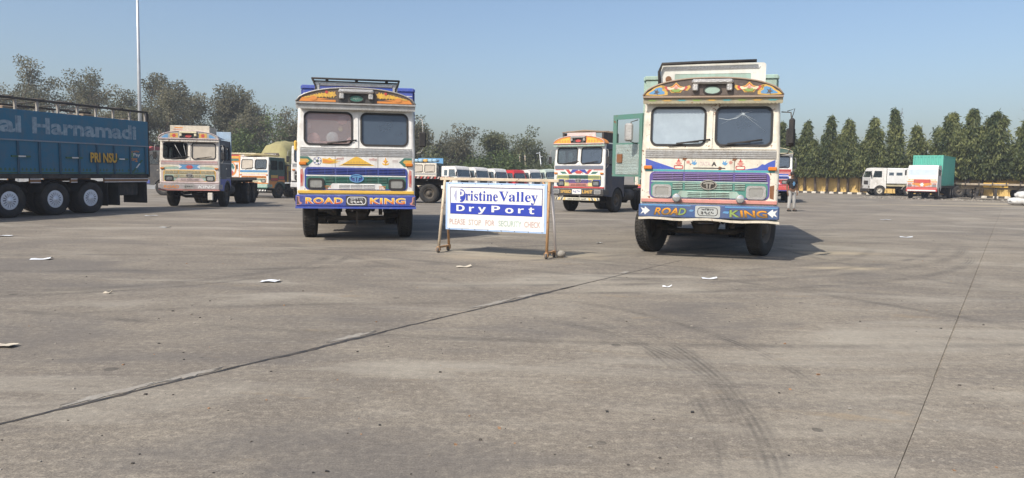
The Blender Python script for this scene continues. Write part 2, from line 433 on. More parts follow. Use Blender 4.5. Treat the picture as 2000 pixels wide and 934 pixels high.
# tar in the open joint and broken pale mortar along its edge
tar = paint('joint_tar', (.026, .026, .027), .7, dirt=.5, bump=.4, scale=8)
mortar = paint('pale_mortar', (.30, .275, .235), .9, dirt=.6, bump=.5, scale=6)
m = MB(); V = []; F = []
vv = np.arange(-2, 12.5, .07)
for v in vv:
    for s in (-1, 1):
        x, y = uv2w(v, C0 + s * max(.003, (.010 + rag(v, 9 + s, .030)) * min(1, max(.1, (12 - v) / 4)) + (.018 * max(0, math.sin(v * 1.7 + 1)) if 2.0 < v < 9.5 else 0)) + .006); V.append((x, y, gz(x, y) + .003 if s else 0))
for i in range(len(vv) - 1): F.append((2 * i, 2 * i + 1, 2 * i + 3, 2 * i + 2))
m.add(V, F); m.build('joint_seal', tar, ground)
pr_ = random.Random(11)
for i, v in enumerate((2.5, 3.1, 4.7, 6.9, 7.6, 10.4)):
    L = pr_.uniform(.3, 1.0); n = 40; pts = []
    for q in range(n):
        a = 2 * math.pi * q / n; r = 1 + pr_.uniform(-.42, .3)
        pts.append((v + L / 2 * math.cos(a) * r, C0 - .055 + (-.018) + .045 * math.sin(a) * r))
    m = MB(); m.plate(pts, [], lambda a, b, w: (*uv2w(a, b), gz(*uv2w(a, b)) + w), -.004, .0045); m.build('mortar_patch', mortar, ground)

# ------------------------------------------------------------------ yellow boundary wall, kerb
WA, WB = Vector((26.6, 78.6)), Vector((47.5, 60.6))
WD = (WB - WA).normalized(); WN = Vector((-WD.y, WD.x)) * -1
if WN.y > 0: WN = -WN
yel = paint('yellow_limewash', (.68, .47, .17), .9, dirt=.5, dirtcol=(.22, .15, .08), bump=.3, scale=1.3)
yel2 = paint('yellow_coping', (.45, .30, .10), .9, dirt=.7, scale=2)
wt = thing('boundary_wall', 'stained yellow boundary wall behind the row of conical trees', 'wall', WA.x, WA.y, math.atan2(WD.y, WD.x))
Lw = (WB - WA).length; nb = int(Lw / 2.9)
for i in range(nb):
    a = i * Lw / nb; b = a + Lw / nb
    m = MB(); m.box(a + .17, b - .17, -.09, .09, -.1, 1.98 + .02 * math.sin(i * 3), bev=.01); m.build('wall_panel', yel, wt)
    m = MB(); m.box(a + .16, b - .16, -.13, .13, 2.0, 2.07, bev=.01); m.build('coping', yel2, wt)
for i in range(nb + 1):
    a = i * Lw / nb
    m = MB(); m.box(a - .155, a + .155, -.16, .16, -.1, 2.14, bev=.015); m.build('pillar', yel, wt)
# back wall at the left, half hidden by the parked lorries
gw = paint('grey_render', (.30, .31, .32), .9, dirt=.4, scale=1.2)
wl = thing('rear_wall', 'long low grey wall behind the parked lorries', 'wall', -75, 79, 0)
wl.rotation_quaternion = Quaternion((1, 0, 0, 0)); wl.location = (-75, 79, 0)
for i in range(25):
    x0 = i * 3.2; zz = gz(-75 + x0, 79)
    m = MB(); m.box(x0 + .14, x0 + 3.06, -.1, .1, zz - .1, zz + 2.2, bev=.01); m.build('wall_panel', gw, wl)
    m = MB(); m.box(x0 - .135, x0 + .135, -.15, .15, zz - .1, zz + 2.32, bev=.012); m.build('pillar', gw, wl)
kb = tag(bpy.data.objects.new('kerb', None), kind='structure'); col.objects.link(kb)
kw = paint('kerb_white', (.62, .58, .50), .8, dirt=.5); kk = paint('kerb_black', (.035, .034, .033), .8, dirt=.5)
mm = {}
for i in range(66):
    p = WA + WD * (i * .42) + WN * 2.3
    key = i % 2
    if key not in mm:
        b = MB(); b.box(-.20, .20, -.1, .1, -.1, .17, bev=.02); o = b.build('kerb_block', kk if key else kw, kb); mm[key] = o.data
    else: o = link('kerb_block', mm[key], kb)
    o.location = (p.x, p.y, gz(p.x, p.y)); o.rotation_euler.z = math.atan2(WD.y, WD.x)

# ------------------------------------------------------------------ trees
bark = paint('bark', (.085, .062, .045), .95, dirt=.4, bump=.6, scale=5)
L_ash = leafmat('ashoka_leaf', (.050, .075, .028), (.25, .265, .095), .4)
L_dry = leafmat('dry_leaf', (.092, .096, .052), (.27, .245, .150), .5)
L_grn = leafmat('green_leaf', (.045, .075, .025), (.17, .215, .070), .4)
L_mix = leafmat('olive_leaf', (.075, .092, .042), (.24, .245, .125), .5)
def leaves(name, pts, dirs, size, asp, tone, mat, parent, rs, droop=0.0):
    """many leaf-shaped faces (a folded rhomb each) at pts"""
    n = len(pts); d = dirs + rs.normal(0, .55, (n, 3)); d[:, 2] -= droop
    d /= np.linalg.norm(d, axis=1)[:, None] + 1e-9
    q = rs.normal(0, 1, (n, 3)); s = np.cross(d, q); s /= np.linalg.norm(s, axis=1)[:, None] + 1e-9
    L = (size * rs.uniform(.6, 1.35, n))[:, None]; W = L * asp
    v = np.empty((n, 4, 3)); v[:, 0] = pts; v[:, 1] = pts + d * L * .5 + s * W * .5; v[:, 2] = pts + d * L; v[:, 3] = pts + d * L * .5 - s * W * .5
    me = bpy.data.meshes.new(name); me.vertices.add(n * 4); me.vertices.foreach_set('co', v.astype('f').ravel())
    me.loops.add(n * 4); me.loops.foreach_set('vertex_index', np.arange(n * 4, dtype='i'))
    me.polygons.add(n); me.polygons.foreach_set('loop_start', np.arange(0, n * 4, 4, dtype='i'))
    at = me.attributes.new('tone', 'FLOAT', 'FACE'); at.data.foreach_set('value', np.clip(tone, 0, 1).astype('f'))
    me.materials.append(mat); me.update(calc_edges=True)
    return link(name, me, parent)

def conical_tree(x, y, h, rad, label, seed, n=5200):
    rs = np.random.RandomState(seed)
    t = thing('conical_tree', label, 'tree', x, y, 0, 'conical trees along the yellow wall')
    m = MB(); lean = rs.uniform(-.45, .45, 2)
    m.tube([(lean[0] * q, lean[1] * q, -.15 + (h * .95) * q) for q in np.linspace(0, 1, 7)], [.14 * (1 - .85 * q) + .01 for q in np.linspace(0, 1, 7)], 8)
    tips = []; tt = rs.uniform(-.18, .2)
    nb = int(34 * h / 2)
    for i in range(nb):
        q = rs.uniform(0, 1) ** 1.25; z = 1.95 + (h - 1.95) * q
        prof = rad * 1.30 * ((1 - q) ** .85 * (.82 + .22 * math.sin(q * 11 + seed)) + .02) * (.28 + .72 * min(1, q * 3.2))
        a = rs.uniform(0, 2 * math.pi); rr = prof * rs.uniform(.35, 1.08) * (1 + .25 * math.sin(3 * a + seed))
        tips.append((rr * math.cos(a) + lean[0] * z / h, rr * math.sin(a) + lean[1] * z / h, z, a, rr))
        if i % 3 == 0: m.tube([(0, 0, z + .15), (rr * .6 * math.cos(a), rr * .6 * math.sin(a), z + .12), (rr * math.cos(a), rr * math.sin(a), z - .1)], [.03, .02, .008], 5)
    m.build('trunk', bark, t)
    tp = np.array(tips); k = rs.randint(0, len(tp), n); T = tp[k]
    off = rs.normal(0, 1, (n, 3)) * [.20, .20, .34] * (.35 + .65 * np.clip((h - T[:, 2:3]) / 2.2, 0, 1))
    pts = T[:, :3] + off; pts[:, 2] -= np.abs(rs.normal(0, .22, n)) * np.clip((h - T[:, 2]) / 2, 0, 1); pts[:, 2] = np.clip(pts[:, 2], 1.75 + .5 * rs.uniform(0, 1, n), h + .5)
    ct = rs.beta(.8, .9, len(tp))[k] * .85 + tt
    out = np.c_[np.cos(T[:, 3]), np.sin(T[:, 3]), np.zeros(n)] * .7
    leaves('crown', pts, out, .34, .26, ct + rs.normal(0, .18, n), L_ash, t, rs, droop=1.15)
    return t

def limb(m, p, d, L, r, depth, rs, tips, spread):
    seg = 4; pts = [p]; dd = d.copy(); q = p.copy()
    for i in range(seg):
        dd = dd + rs.normal(0, .16, 3); dd[2] += .05; dd /= np.linalg.norm(dd); q = q + dd * L / seg; pts.append(q)
    m.tube([tuple(a) for a in pts], [r * (1 - .5 * i / seg) for i in range(seg + 1)], 7 if depth < 2 else 5, caps=False)
    if depth >= 3: tips.append(q); tips.append(pts[2]); return
    for i in range(rs.randint(3, 6)):
        nd = dd + rs.normal(0, spread, 3); nd[2] += .12; nd /= np.linalg.norm(nd)
        s = pts[rs.randint(2, seg + 1)]
        limb(m, s, nd, L * rs.uniform(.55, .8), r * .5, depth + 1, rs, tips, spread)
def broad_tree(x, y, h, rad, label, seed, mat, n=9000, size=.30, trunk=.3, sig=.55):
    rs = np.random.RandomState(seed)
    t = thing('broad_tree', label, 'tree', x, y, 0, 'trees behind the lorries')
    tips = []; m = MB()
    for a in range(rs.randint(4, 6)):
        an = 2 * math.pi * a / 5 + rs.uniform(-.4, .4)
        limb(m, np.array([0, 0, h * trunk * rs.uniform(.8, 1.1)]), np.array([math.cos(an) * .75, math.sin(an) * .75, .75]), h * .32, .14, 1, rs, tips, .55)
    tp = np.array(tips); lo = h * .18
    # scale the crown to the wanted height and spread
    sx = rad / max(np.percentile(np.abs(tp[:, 0]), 95), .1); sz = (h - h * trunk) / max(tp[:, 2].max() - h * trunk, .1)
    def tr(p): return (p[0] * sx, p[1] * sx, h * trunk + (p[2] - h * trunk) * sz if p[2] > h * trunk else p[2])
    m.v = [tr(p) for p in m.v]; tp = np.array([tr(p) for p in tp])
    m.tube([(0, 0, -.2), (.05, 0, h * trunk * .5), (0, 0, h * trunk * 1.15)], [.26, .2, .17], 9)
    m.build('trunk', bark, t)
    k = rs.randint(0, len(tp), n)
    w = np.clip(rs.normal(0, 1, (n, 3)), -1.45, 1.45) * [sig, sig, sig * .75]
    pts = tp[k] + w; pts[:, 2] = np.maximum(pts[:, 2], lo)
    tone = rs.uniform(.0, .8, len(tp))[k] + rs.normal(0, .2, n)
    leaves('crown', pts, w / (np.linalg.norm(w, axis=1)[:, None] + 1e-6) * .6, size, .55, tone, mat, t, rs, droop=.25)
    return t
def bush(x, y, h, rad, label, seed, mat, n=7000):
    rs = np.random.RandomState(seed)
    t = thing('shrub', label, 'shrub', x, y, 0, 'undergrowth behind the lorries')
    m = MB(); cl = []
    for i in range(46):
        a = rs.uniform(0, 6.28); r = rad * math.sqrt(rs.uniform(0, 1)); z = h * rs.uniform(.12, 1) * (1 - .55 * (r / rad) ** 2) * rs.uniform(.75, 1.05)
        cl.append((r * math.cos(a), r * math.sin(a), z))
        if i % 3 == 0: m.tube([(r * .25 * math.cos(a), r * .25 * math.sin(a), -.1), (r * .7 * math.cos(a), r * .7 * math.sin(a), z * .6), cl[-1]], [.06, .04, .012], 5)
    m.build('stem', bark, t)
    cl = np.array(cl); k = rs.randint(0, len(cl), n); w = rs.normal(0, 1, (n, 3)) * [.6, .6, .5]
    pts = cl[k] + w; pts[:, 2] = np.maximum(pts[:, 2], .1)
    leaves('crown', pts, w * .5, .30, .5, rs.uniform(0, .8, len(cl))[k] + rs.normal(0, .2, n), mat, t, rs, .2)

# conical trees: (place along the wall in metres, height, crown radius, what sets it apart)
cone = [(1.6, 6.9, .75, 'slim conical tree at the left end of the yellow wall'),
        (2.9, 5.6, .62, 'short narrow conical tree, second from the left end of the wall'),
        (4.3, 7.4, 1.0, 'tall conical tree, third from the left end of the wall'),
        (6.6, 7.0, .95, 'full conical tree above a blue mark on the wall, fourth from the left'),
        (8.5, 7.1, .95, 'conical tree just left of the white tractor cab, fifth from the left'),
        (11.0, 7.2, 1.05, 'dense conical tree rising behind the white tractor cab'),
        (12.9, 7.4, .80, 'tall pointed conical tree behind the rear of the white tractor'),
        (14.7, 6.5, .85, 'conical tree between the white tractor and the green container'),
        (17.0, 7.2, 1.35, 'broad dark conical tree left above the green container'),
        (18.6, 7.3, 1.35, 'broad conical tree directly above the green container'),
        (20.7, 7.5, 1.55, 'largest conical tree, right above the green container'),
        (22.5, 6.2, .9, 'narrow conical tree right of the largest one'),
        (23.8, 5.6, .9, 'small conical tree in the dip between two taller ones'),
        (25.1, 6.1, 1.35, 'bright green conical tree, last at the right end of the row')]
cone += [(3.6, 4.6, .7, 'low conical tree filling the gap between the second and third'), (5.5, 5.4, .8, 'low conical tree filling the gap before the fourth'), (7.6, 5.2, .8, 'low conical tree filling the gap before the fifth'),
         (9.8, 4.7, .8, 'low conical tree left above the white tractor cab'), (15.9, 4.9, .9, 'low conical tree at the left side of the green container'), (19.7, 5.9, 1.1, 'lower conical tree between the two right above the container')]
for i, (a, h, r, lab) in enumerate(cone):
    p = WA + WD * a + WN * (.75 if i % 2 else .5)
    conical_tree(p.x, p.y, h + .15 + .4 * math.sin(i * 2.4), r * ((1.02 if i < 8 else 1.45 if i < 14 else 1.2) + .14 * math.sin(i * 1.9)), lab, 100 + i, n=int(6500 + 3600 * r * h / 6))
p = WA + WD * 26.8 + WN * -1.8
broad_tree(p.x, p.y, 5.4, 2.0, 'dark spreading tree behind the right end of the yellow wall', 61, L_grn, 6000)

D_ = 93.0
def bx(px, y): return (px - 1000) / 1450 * y
def hh(px, py, y):
    return 1.5 + (338 + .0155 * (px - 1000) - py) / 1450 * y - gz(bx(px, y), y)
for i, (px, py, wpx, dist, mat, lab, nn) in enumerate([
    (5, 116, 75, 90, L_dry, 'tall sparse tree at the left edge of the picture', 9000),
    (128, 132, 88, 92, L_dry, 'sparse brownish tree above the blue lorry body', 10000),
    (352, 148, 112, 90, L_dry, 'largest brown leafed tree, right of the lamp post', 14000),
    (408, 166, 60, 92, L_dry, 'brown leafed tree merging with the right side of the largest one', 7000),
    (465, 166, 24, 96, L_mix, 'thin upright tree between the two brown trees', 3600),
    (522, 186, 46, 98, L_dry, 'open rusty leafed tree left of the lorry with the blue bumper', 5500),
    (590, 205, 42, 93, L_dry, 'greyish tree touching the left side of the blue bumper lorry', 6000),
    (700, 225, 60, 96, L_mix, 'tree hidden behind the lorry with the blue bumper', 3000),
    (845, 233, 52, 92, L_dry, 'brown tree right of the blue bumper lorry mirror', 9000),
    (990, 254, 46, 95, L_mix, 'round crowned green tree above the red cab', 8500),
    (925, 292, 34, 99, L_mix, 'low ragged tree between the brown and the round tree', 4000)]):
    X = bx(px, dist); broad_tree(X, dist, hh(px, py, dist) - .3, wpx / 1450 * dist * 1.3, lab, 30 + i, mat, int(nn * 2.2), trunk=.15, size=.25, sig=.50)
for i, (px, py, wpx, dist, mat, lab) in enumerate([
    (210, 268, 60, 88, L_mix, 'shrub mass behind the tail of the blue lorry'),
    (300, 250, 60, 88, L_mix, 'greyish shrub behind the lamp post'),
    (400, 255, 62, 87.5, L_mix, 'shrub below the largest brown tree'),
    (478, 226, 54, 87, L_grn, 'dark green thicket left of the yellowish tarpaulin load'),
    (540, 232, 54, 87.5, L_grn, 'fresh green thicket above the tarpaulin load'),
    (605, 255, 46, 88, L_mix, 'thicket meeting the blue bumper lorry'),
    (830, 285, 60, 88, L_mix, 'shrub right under the brown tree'),
    (900, 300, 55, 88, L_grn, 'shrub above the first white cab'),
    (965, 298, 55, 88.5, L_grn, 'shrub above the red cab'),
    (1035, 312, 32, 90, L_mix, 'small shrub below the thin pole'),
    (1072, 318, 30, 105, L_grn, 'far low hedge left of the striped bumper lorry')]):
    dist -= 3.5; X = bx(px, dist); bush(X, dist, hh(px, py, dist), wpx / 1450 * dist, lab, 80 + i, mat, 7500)
# bare twigs at the right edge
m = MB(); rs = np.random.RandomState(5); tp = []
bt = thing('bare_tree', 'leafless twiggy tree at the right edge of the picture', 'tree', 45.6, 63.5)
limb(m, np.array([0, 0, 2.2]), np.array([-.1, 0, 1.]), 2.6, .08, 0, rs, tp, .5)
m.tube([(0, 0, -.2), (.03, 0, 1.2), (0, 0, 2.3)], [.12, .1, .085], 7); m.build('trunk', bark, bt)

# lamp post and thin poles
galv = paint('galvanised', (.52, .54, .55), .45, .5, dirt=.2)
lp = thing('lamp_post', 'tall pale steel lamp post behind the blue lorry', 'lamp post', bx(275.5, 56), 56)
m = MB(); m.tube([(0, 0, -.1), (0, 0, 9), (0, 0, 18)], [.15, .12, .07], 14); m.build('pole', galv, lp)
m = MB(); m.lathe([(.3, 0), (.3, .04), (.16, .05)], 12, T=lambda x, y, z: (y, z, x)); m.build('base_flange', galv, lp)
m = MB()
for a in range(3):
    c, s_ = math.cos(a * 2.094), math.sin(a * 2.094)
    m.tube([(0, 0, 17.9), (c * .5, s_ * .5, 18.3), (c * 1.1, s_ * 1.1, 18.35)], .035, 6); m.box(c * 1.1 - .25, c * 1.1 + .25, s_ * 1.1 - .15, s_ * 1.1 + .15, 18.28, 18.42, bev=.03)
m.build('lamp_head', galv, lp)
for px, py, dist, lab in ((1061, 296, 92, 'thin far pole with a small lamp left of the striped bumper lorry'), (1028, 302, 88, 'pale wooden pole rising from the shrubs'), (1016, 302, 88.5, 'slim grey pole among the shrubs')):
    z1 = hh(px, py, dist); X = bx(px, dist)
    o = thing('utility_pole', lab, 'pole', X, dist)
    m = MB(); m.tube([(0, 0, -.1), (0, 0, z1 * .5), (0, 0, z1)], [.10, .085, .06], 8); m.build('pole', paint('weathered_wood', (.28, .23, .17), .9, dirt=.4) if px < 1050 else galv, o)
    m = MB()
    if px > 1050: m.box(-.45, .1, -.06, .06, z1 - .25, z1 - .12, bev=.02); m.box(-.1, .35, -.06, .06, z1 - .7, z1 - .6, bev=.02)
    else: m.box(-.14, .14, -.05, .05, z1 - .3, z1 - .24, bev=.01)
    m.build('cross_arm', galv, o)

# ------------------------------------------------------------------ lorries
WHITE = paint('cab_white', (.74, .72, .68), .42, dirt=.42, rust=.20, dent=.25)
CREAM = paint('cab_cream', (.70, .65, .54), .5, dirt=.50, rust=.38, dent=.3)
OLDWHITE = paint('cab_old_white', (.72, .66, .57), .6, dirt=.40, rust=.36, dent=.35)
SILVER = paint('pressed_tin', (.55, .54, .52), .38, .7, dirt=.35, bump=.5, scale=7)
TIN = paint('dull_tin', (.42, .41, .39), .5, .55, dirt=.45, rust=.1, bump=.3, scale=6)
BLACK = paint('black_rubber', (.016, .016, .017), .75, dirt=.2)
DARK = paint('dark_metal', (.022, .021, .02), .7, dirt=.45, rust=.12)
SLOT = paint('slot_shade', (.008, .008, .009), .8, dirt=0)  # near-black colour standing in for the shade inside slots
TYRE = paint('tyre_rubber', (.017, .0165, .016), .85, dirt=.45, dirtcol=(.10, .085, .065), bump=.2)
RIM = paint('dusty_rim', (.085, .075, .062), .7, .3, dirt=.5, rust=.2)
ORANGE = paint('orange_lamp', (.62, .19, .02), .3, dirt=.15)
CHROME = paint('chrome', (.75, .75, .74), .16, 1.0, dirt=.12)
LENS = paint('lamp_lens', (.55, .56, .55), .12, .7, dirt=.12)
c_blue = paint('p_blue', (.018, .045, .30), .4, dirt=.15); c_royal = paint('p_royal', (.02, .07, .42), .4, dirt=.2)
c_lblue = paint('p_light_blue', (.08, .28, .52), .5, dirt=.2); c_teal = paint('p_teal', (.03, .34, .36), .5, dirt=.25)
c_green = paint('p_green', (.012, .14, .105), .45, dirt=.2); c_mint = paint('p_mint', (.33, .48, .40), .55, dirt=.35, rust=.08)
c_dgreen = paint('p_dark_green', (.012, .07, .05), .5, dirt=.25); c_lgreen = paint('p_leaf', (.22, .34, .05), .5, dirt=.2)
c_yel = paint('p_yellow', (.78, .46, .03), .45, dirt=.15); c_oran = paint('p_orange', (.72, .24, .02), .45, dirt=.15)
c_red = paint('p_red', (.52, .035, .03), .45, dirt=.2); c_pink = paint('p_pink', (.62, .24, .19), .55, dirt=.35, rust=.12)
c_mauve = paint('p_mauve', (.24, .16, .38), .5, dirt=.2); c_white = paint('p_white', (.76, .75, .72), .45, dirt=.15)
c_brown = paint('p_brown', (.055, .032, .022), .5, dirt=.25); c_black = paint('p_black', (.015, .015, .016), .5, dirt=.15)
c_gold = paint('p_gold', (.66, .38, .05), .45, dirt=.2); c_hot = paint('p_hot_pink', (.62, .05, .13), .45, dirt=.2)
c_cream = paint('p_cream', (.72, .64, .42), .5, dirt=.25); c_ygrn = paint('p_pale_yellow', (.70, .62, .22), .5, dirt=.25)
c_lilac = paint('p_pinkwhite', (.66, .52, .50), .55, dirt=.3)
G_DARK = glass('windscreen_dark', (.080, .105, .140), .80, .06)  # blue-grey film paints in the sky mirrored by the pane
G_CLEAR = glass('windscreen_clear', (.22, .25, .28), .16, .05)
G_PALE = glass('windscreen_pale', (.46, .53, .58), .66, .05)  # pale film colour stands in for bright reflections on the pane
G_SIDE = glass('side_glass', (.05, .06, .07), .35, .04)
G_DUST = glass('windscreen_dusty', (.50, .44, .36), .86, .35)

def F(u, v, w): return (u, -w + max(0.0, v - 1.95) * .10, v)       # the cab front
def K(u, v, w): return (u, -.07 - w, v)                             # the crown above it
def BM(u, v, w): return (u, -.142 - w, v)                           # the bumper face
HW = 1.22
def hwz(z): return HW - .03 * max(0.0, z - 1.95) / .91
def SD(s): return lambda u, v, w: (s * (hwz(v) + w), u, v)          # the cab sides

class Decor:
    def __init__(s, name, T, parent): s.n, s.T, s.p, s.mats, s.q = name, T, parent, [], []
    def add(s, poly, m, lvl=1, holes=()):
        if m not in s.mats: s.mats.append(m)
        s.q.append((poly, holes, .003 * lvl, s.mats.index(m)))
        return s
    def rect(s, u0, u1, v0, v1, m, lvl=1): return s.add([(u0, v0), (u1, v0), (u1, v1), (u0, v1)], m, lvl)
    def oval(s, cu, cv, ru, rv, m, lvl=1, n=16): return s.add(ell(cu, cv, ru, rv, n), m, lvl)
    def star(s, cu, cv, r, k, m, lvl=1, inner=.5, rv=None, rot=0):
        rv = rv or r; pts = []
        for i in range(2 * k):
            a = math.pi * i / k + rot; q = 1 if i % 2 == 0 else inner
            pts.append((cu + r * q * math.cos(a), cv + rv * q * math.sin(a)))
        return s.add(pts, m, lvl)
    def done(s):
        lo = [e for e in s.q if max(p[0] for p in e[0]) < -.02]; hi = [e for e in s.q if min(p[0] for p in e[0]) > .02]; ob = None
        for grp in ((lo, hi) if lo and hi and len(lo) + len(hi) == len(s.q) else (s.q,)):
            mb = MB()
            for poly, holes, w, mi in grp: mb.plate(poly, holes, s.T, .0005, w, mi, back=False)
            if mb.f: ob = mb.build(s.n, s.mats, s.p)
        return ob

# --- wheels, shared by all lorries
def make_tyre():
    m = MB()
    m.lathe([(.27, -.105), (.31, -.135), (.40, -.152), (.47, -.142), (.497, -.118), (.503, -.06), (.504, 0), (.503, .06), (.497, .118), (.47, .142), (.40, .152), (.31, .135), (.27, .105)], 40)
    for i in range(46):
        a = 2 * math.pi * i / 46; b = 2 * math.pi * (i + .5) / 46
        for x0, x1, sk in ((-.118, -.066, .02), (-.052, -.004, -.02), (.004, .052, .02), (.066, .118, -.02)):
            aa = a if x0 < 0 else b; V = []
            for r in (.498, .515):
                for (x, da) in ((x0, -.04 - sk), (x1, -.04 + sk), (x1, .04 + sk), (x0, .04 - sk)):
                    V.append((x, r * math.cos(aa + da), r * math.sin(aa + da)))
            m.add(V, [(4, 5, 6, 7), (0, 1, 5, 4), (1, 2, 6, 5), (2, 3, 7, 6), (3, 0, 4, 7)])
    return m
def make_rim(cover=False):
    m = MB()
    m.lathe([(.275, -.11), (.285, -.10), (.25, -.08), (.235, .02), (.25, .09), (.288, .108), (.275, .113), (.245, .098), (.222, .03), (.20, .02), (.15, .028), (.13, .055), (.10, .06), (.092, .12), (.07, .135), (0, .137)], 32)
    for i in range(10):
        a = 2 * math.pi * i / 10; cy, cz = .165 * math.cos(a), .165 * math.sin(a)
        m.tube([(.02, cy, cz), (.05, cy, cz)], .014, 6)
    return m
def make_cover():
    m = MB(); n = 15
    hub = [(0, .165), (.045, .16), (.055, .145)]
    m.lathe([(.0, .165), (.04, .163), (.065, .145), (.075, .128), (.115, .125)][::-1], 30)
    m.lathe([(.205, .112), (.262, .118), (.285, .108), (.285, .09)], 30)
    for i in range(n):
        a0 = 2 * math.pi * i / n; da = 2 * math.pi / n * .33; V = []
        for x in (.10, .124):
            for r, d in ((.11, -da * .75), (.21, -da), (.21, da), (.11, da * .75)):
                V.append((x, r * math.cos(a0 + d), r * math.sin(a0 + d)))
        m.add(V, [(4, 5, 6, 7), (0, 4, 7, 3), (1, 0, 4, 5), (2, 1, 5, 6), (3, 2, 6, 7)])
    m.lathe([(.215, .085), (.10, .085)], 30, m=1)
    return m
_w = {}
def wheel(parent, x, y, out, steer=0, rim='rim', z=.512, sc=1.0):
    """a tyre with its rim; out = +1 or -1, the side that the rim faces"""
    if 'tyre' not in _w:
        o = make_tyre().build('tyre', TYRE, parent); _w['tyre'] = o.data
    else: o = link('tyre', _w['tyre'], parent)
    o.location = (x, y, z * sc); o.rotation_euler.z = (math.pi if out < 0 else 0) + R(steer); o.scale = (sc,) * 3
    if rim not in _w:
        mats = {'rim': RIM, 'cover': [paint('cover_silver', (.80, .82, .84), .4, .1, dirt=.15), SLOT], 'white': paint('rim_white', (.5, .46, .38), .6, dirt=.5)}[rim]
        r = (make_cover() if rim == 'cover' else make_rim()).build('rim', mats, o); _w[rim] = r.data
    else: link('rim', _w[rim], o)
    return o

def running_gear(t, L, axles, steer=0, rim='rim', fy=1.25, tank=1):
    m = MB()
    for s in (-1, 1): m.box(s * .38, s * .46, .15, L, .80, 1.02, bev=.01)
    for y in np.arange(.2, L, .9): m.box(-.379, .379, y, y + .08, .84, .98)
    m.build('chassis', DARK, t)
    m = MB(); m.tube([(-.98, fy, .52), (-.75, fy, .50), (-.55, fy, .42), (.55, fy, .42), (.75, fy, .50), (.98, fy, .52)], .055, 8)
    m.tube([(-.85, fy - .16, .46), (.85, fy - .16, .46)], .022, 6)
    for s in (-1, 1):
        for k in range(5): m.box(s * .50 - .04, s * .50 + .04, fy - .6 + k * .08, fy + .6 - k * .08, .60 - k * .022, .62 - k * .022)
        m.tube([(s * .50, fy - .62, .85), (s * .50, fy - .6, .6)], .03, 6)
    m.build('front_axle', DARK, t)
    m = MB(); m.box(-.28, .28, .55, 1.65, .62, 1.2, bev=.06); m.tube([(-.2, 1.1, .62), (-.18, 1.1, .50), (.18, 1.1, .50), (.2, 1.1, .62)], .09, 8)
    m.tube([(.3, .5, .7), (.33, 1.2, .62), (.34, 2.6, .7)], .05, 8); m.tube([(0, 1.6, .75), (0, axles[0], .55)], .05, 8)
    m.build('engine', DARK, t)
    for s in (-1, 1): wheel(t, s * 1.05, fy, s, steer, rim)
    for ya in axles:
        m = MB(); m.tube([(-1.0, ya, .52), (-.3, ya, .52), (-.22, ya, .52), (.22, ya, .52), (.3, ya, .52), (1.0, ya, .52)], [.08, .08, .2, .2, .08, .08], 10); m.build('rear_axle', DARK, t)
        for s in (-1, 1): wheel(t, s * 1.10, ya, s, 0, rim); wheel(t, s * .79, ya, -s, 0, rim)
    if tank:
        m = MB()
        m.tube([(.80, 2.3, .72), (.80, 3.3, .72)], .25, 14); m.build('fuel_tank', DARK, t)
        m = MB(); m.box(-1.05, -.55, 2.4, 3.0, .5, .95, bev=.05); m.build('battery_box', DARK, t)
    for s in (-1, 1):
        m = MB(); m.box(s * .62, s * 1.24, axles[-1] + .66, axles[-1] + .68, .22, 1.0); m.build('mudflap', BLACK, t)

def arch_pts(hw, z0, rise, n=32, p=2.4, q=.58):
    pts = [(-hw, z0), (hw, z0)]
    for i in range(n + 1):
        u = hw * (1 - 2 * i / n); pts.append((u, z0 + .03 + rise * (max(0, 1 - abs(u / hw) ** p)) ** q))
    return pts

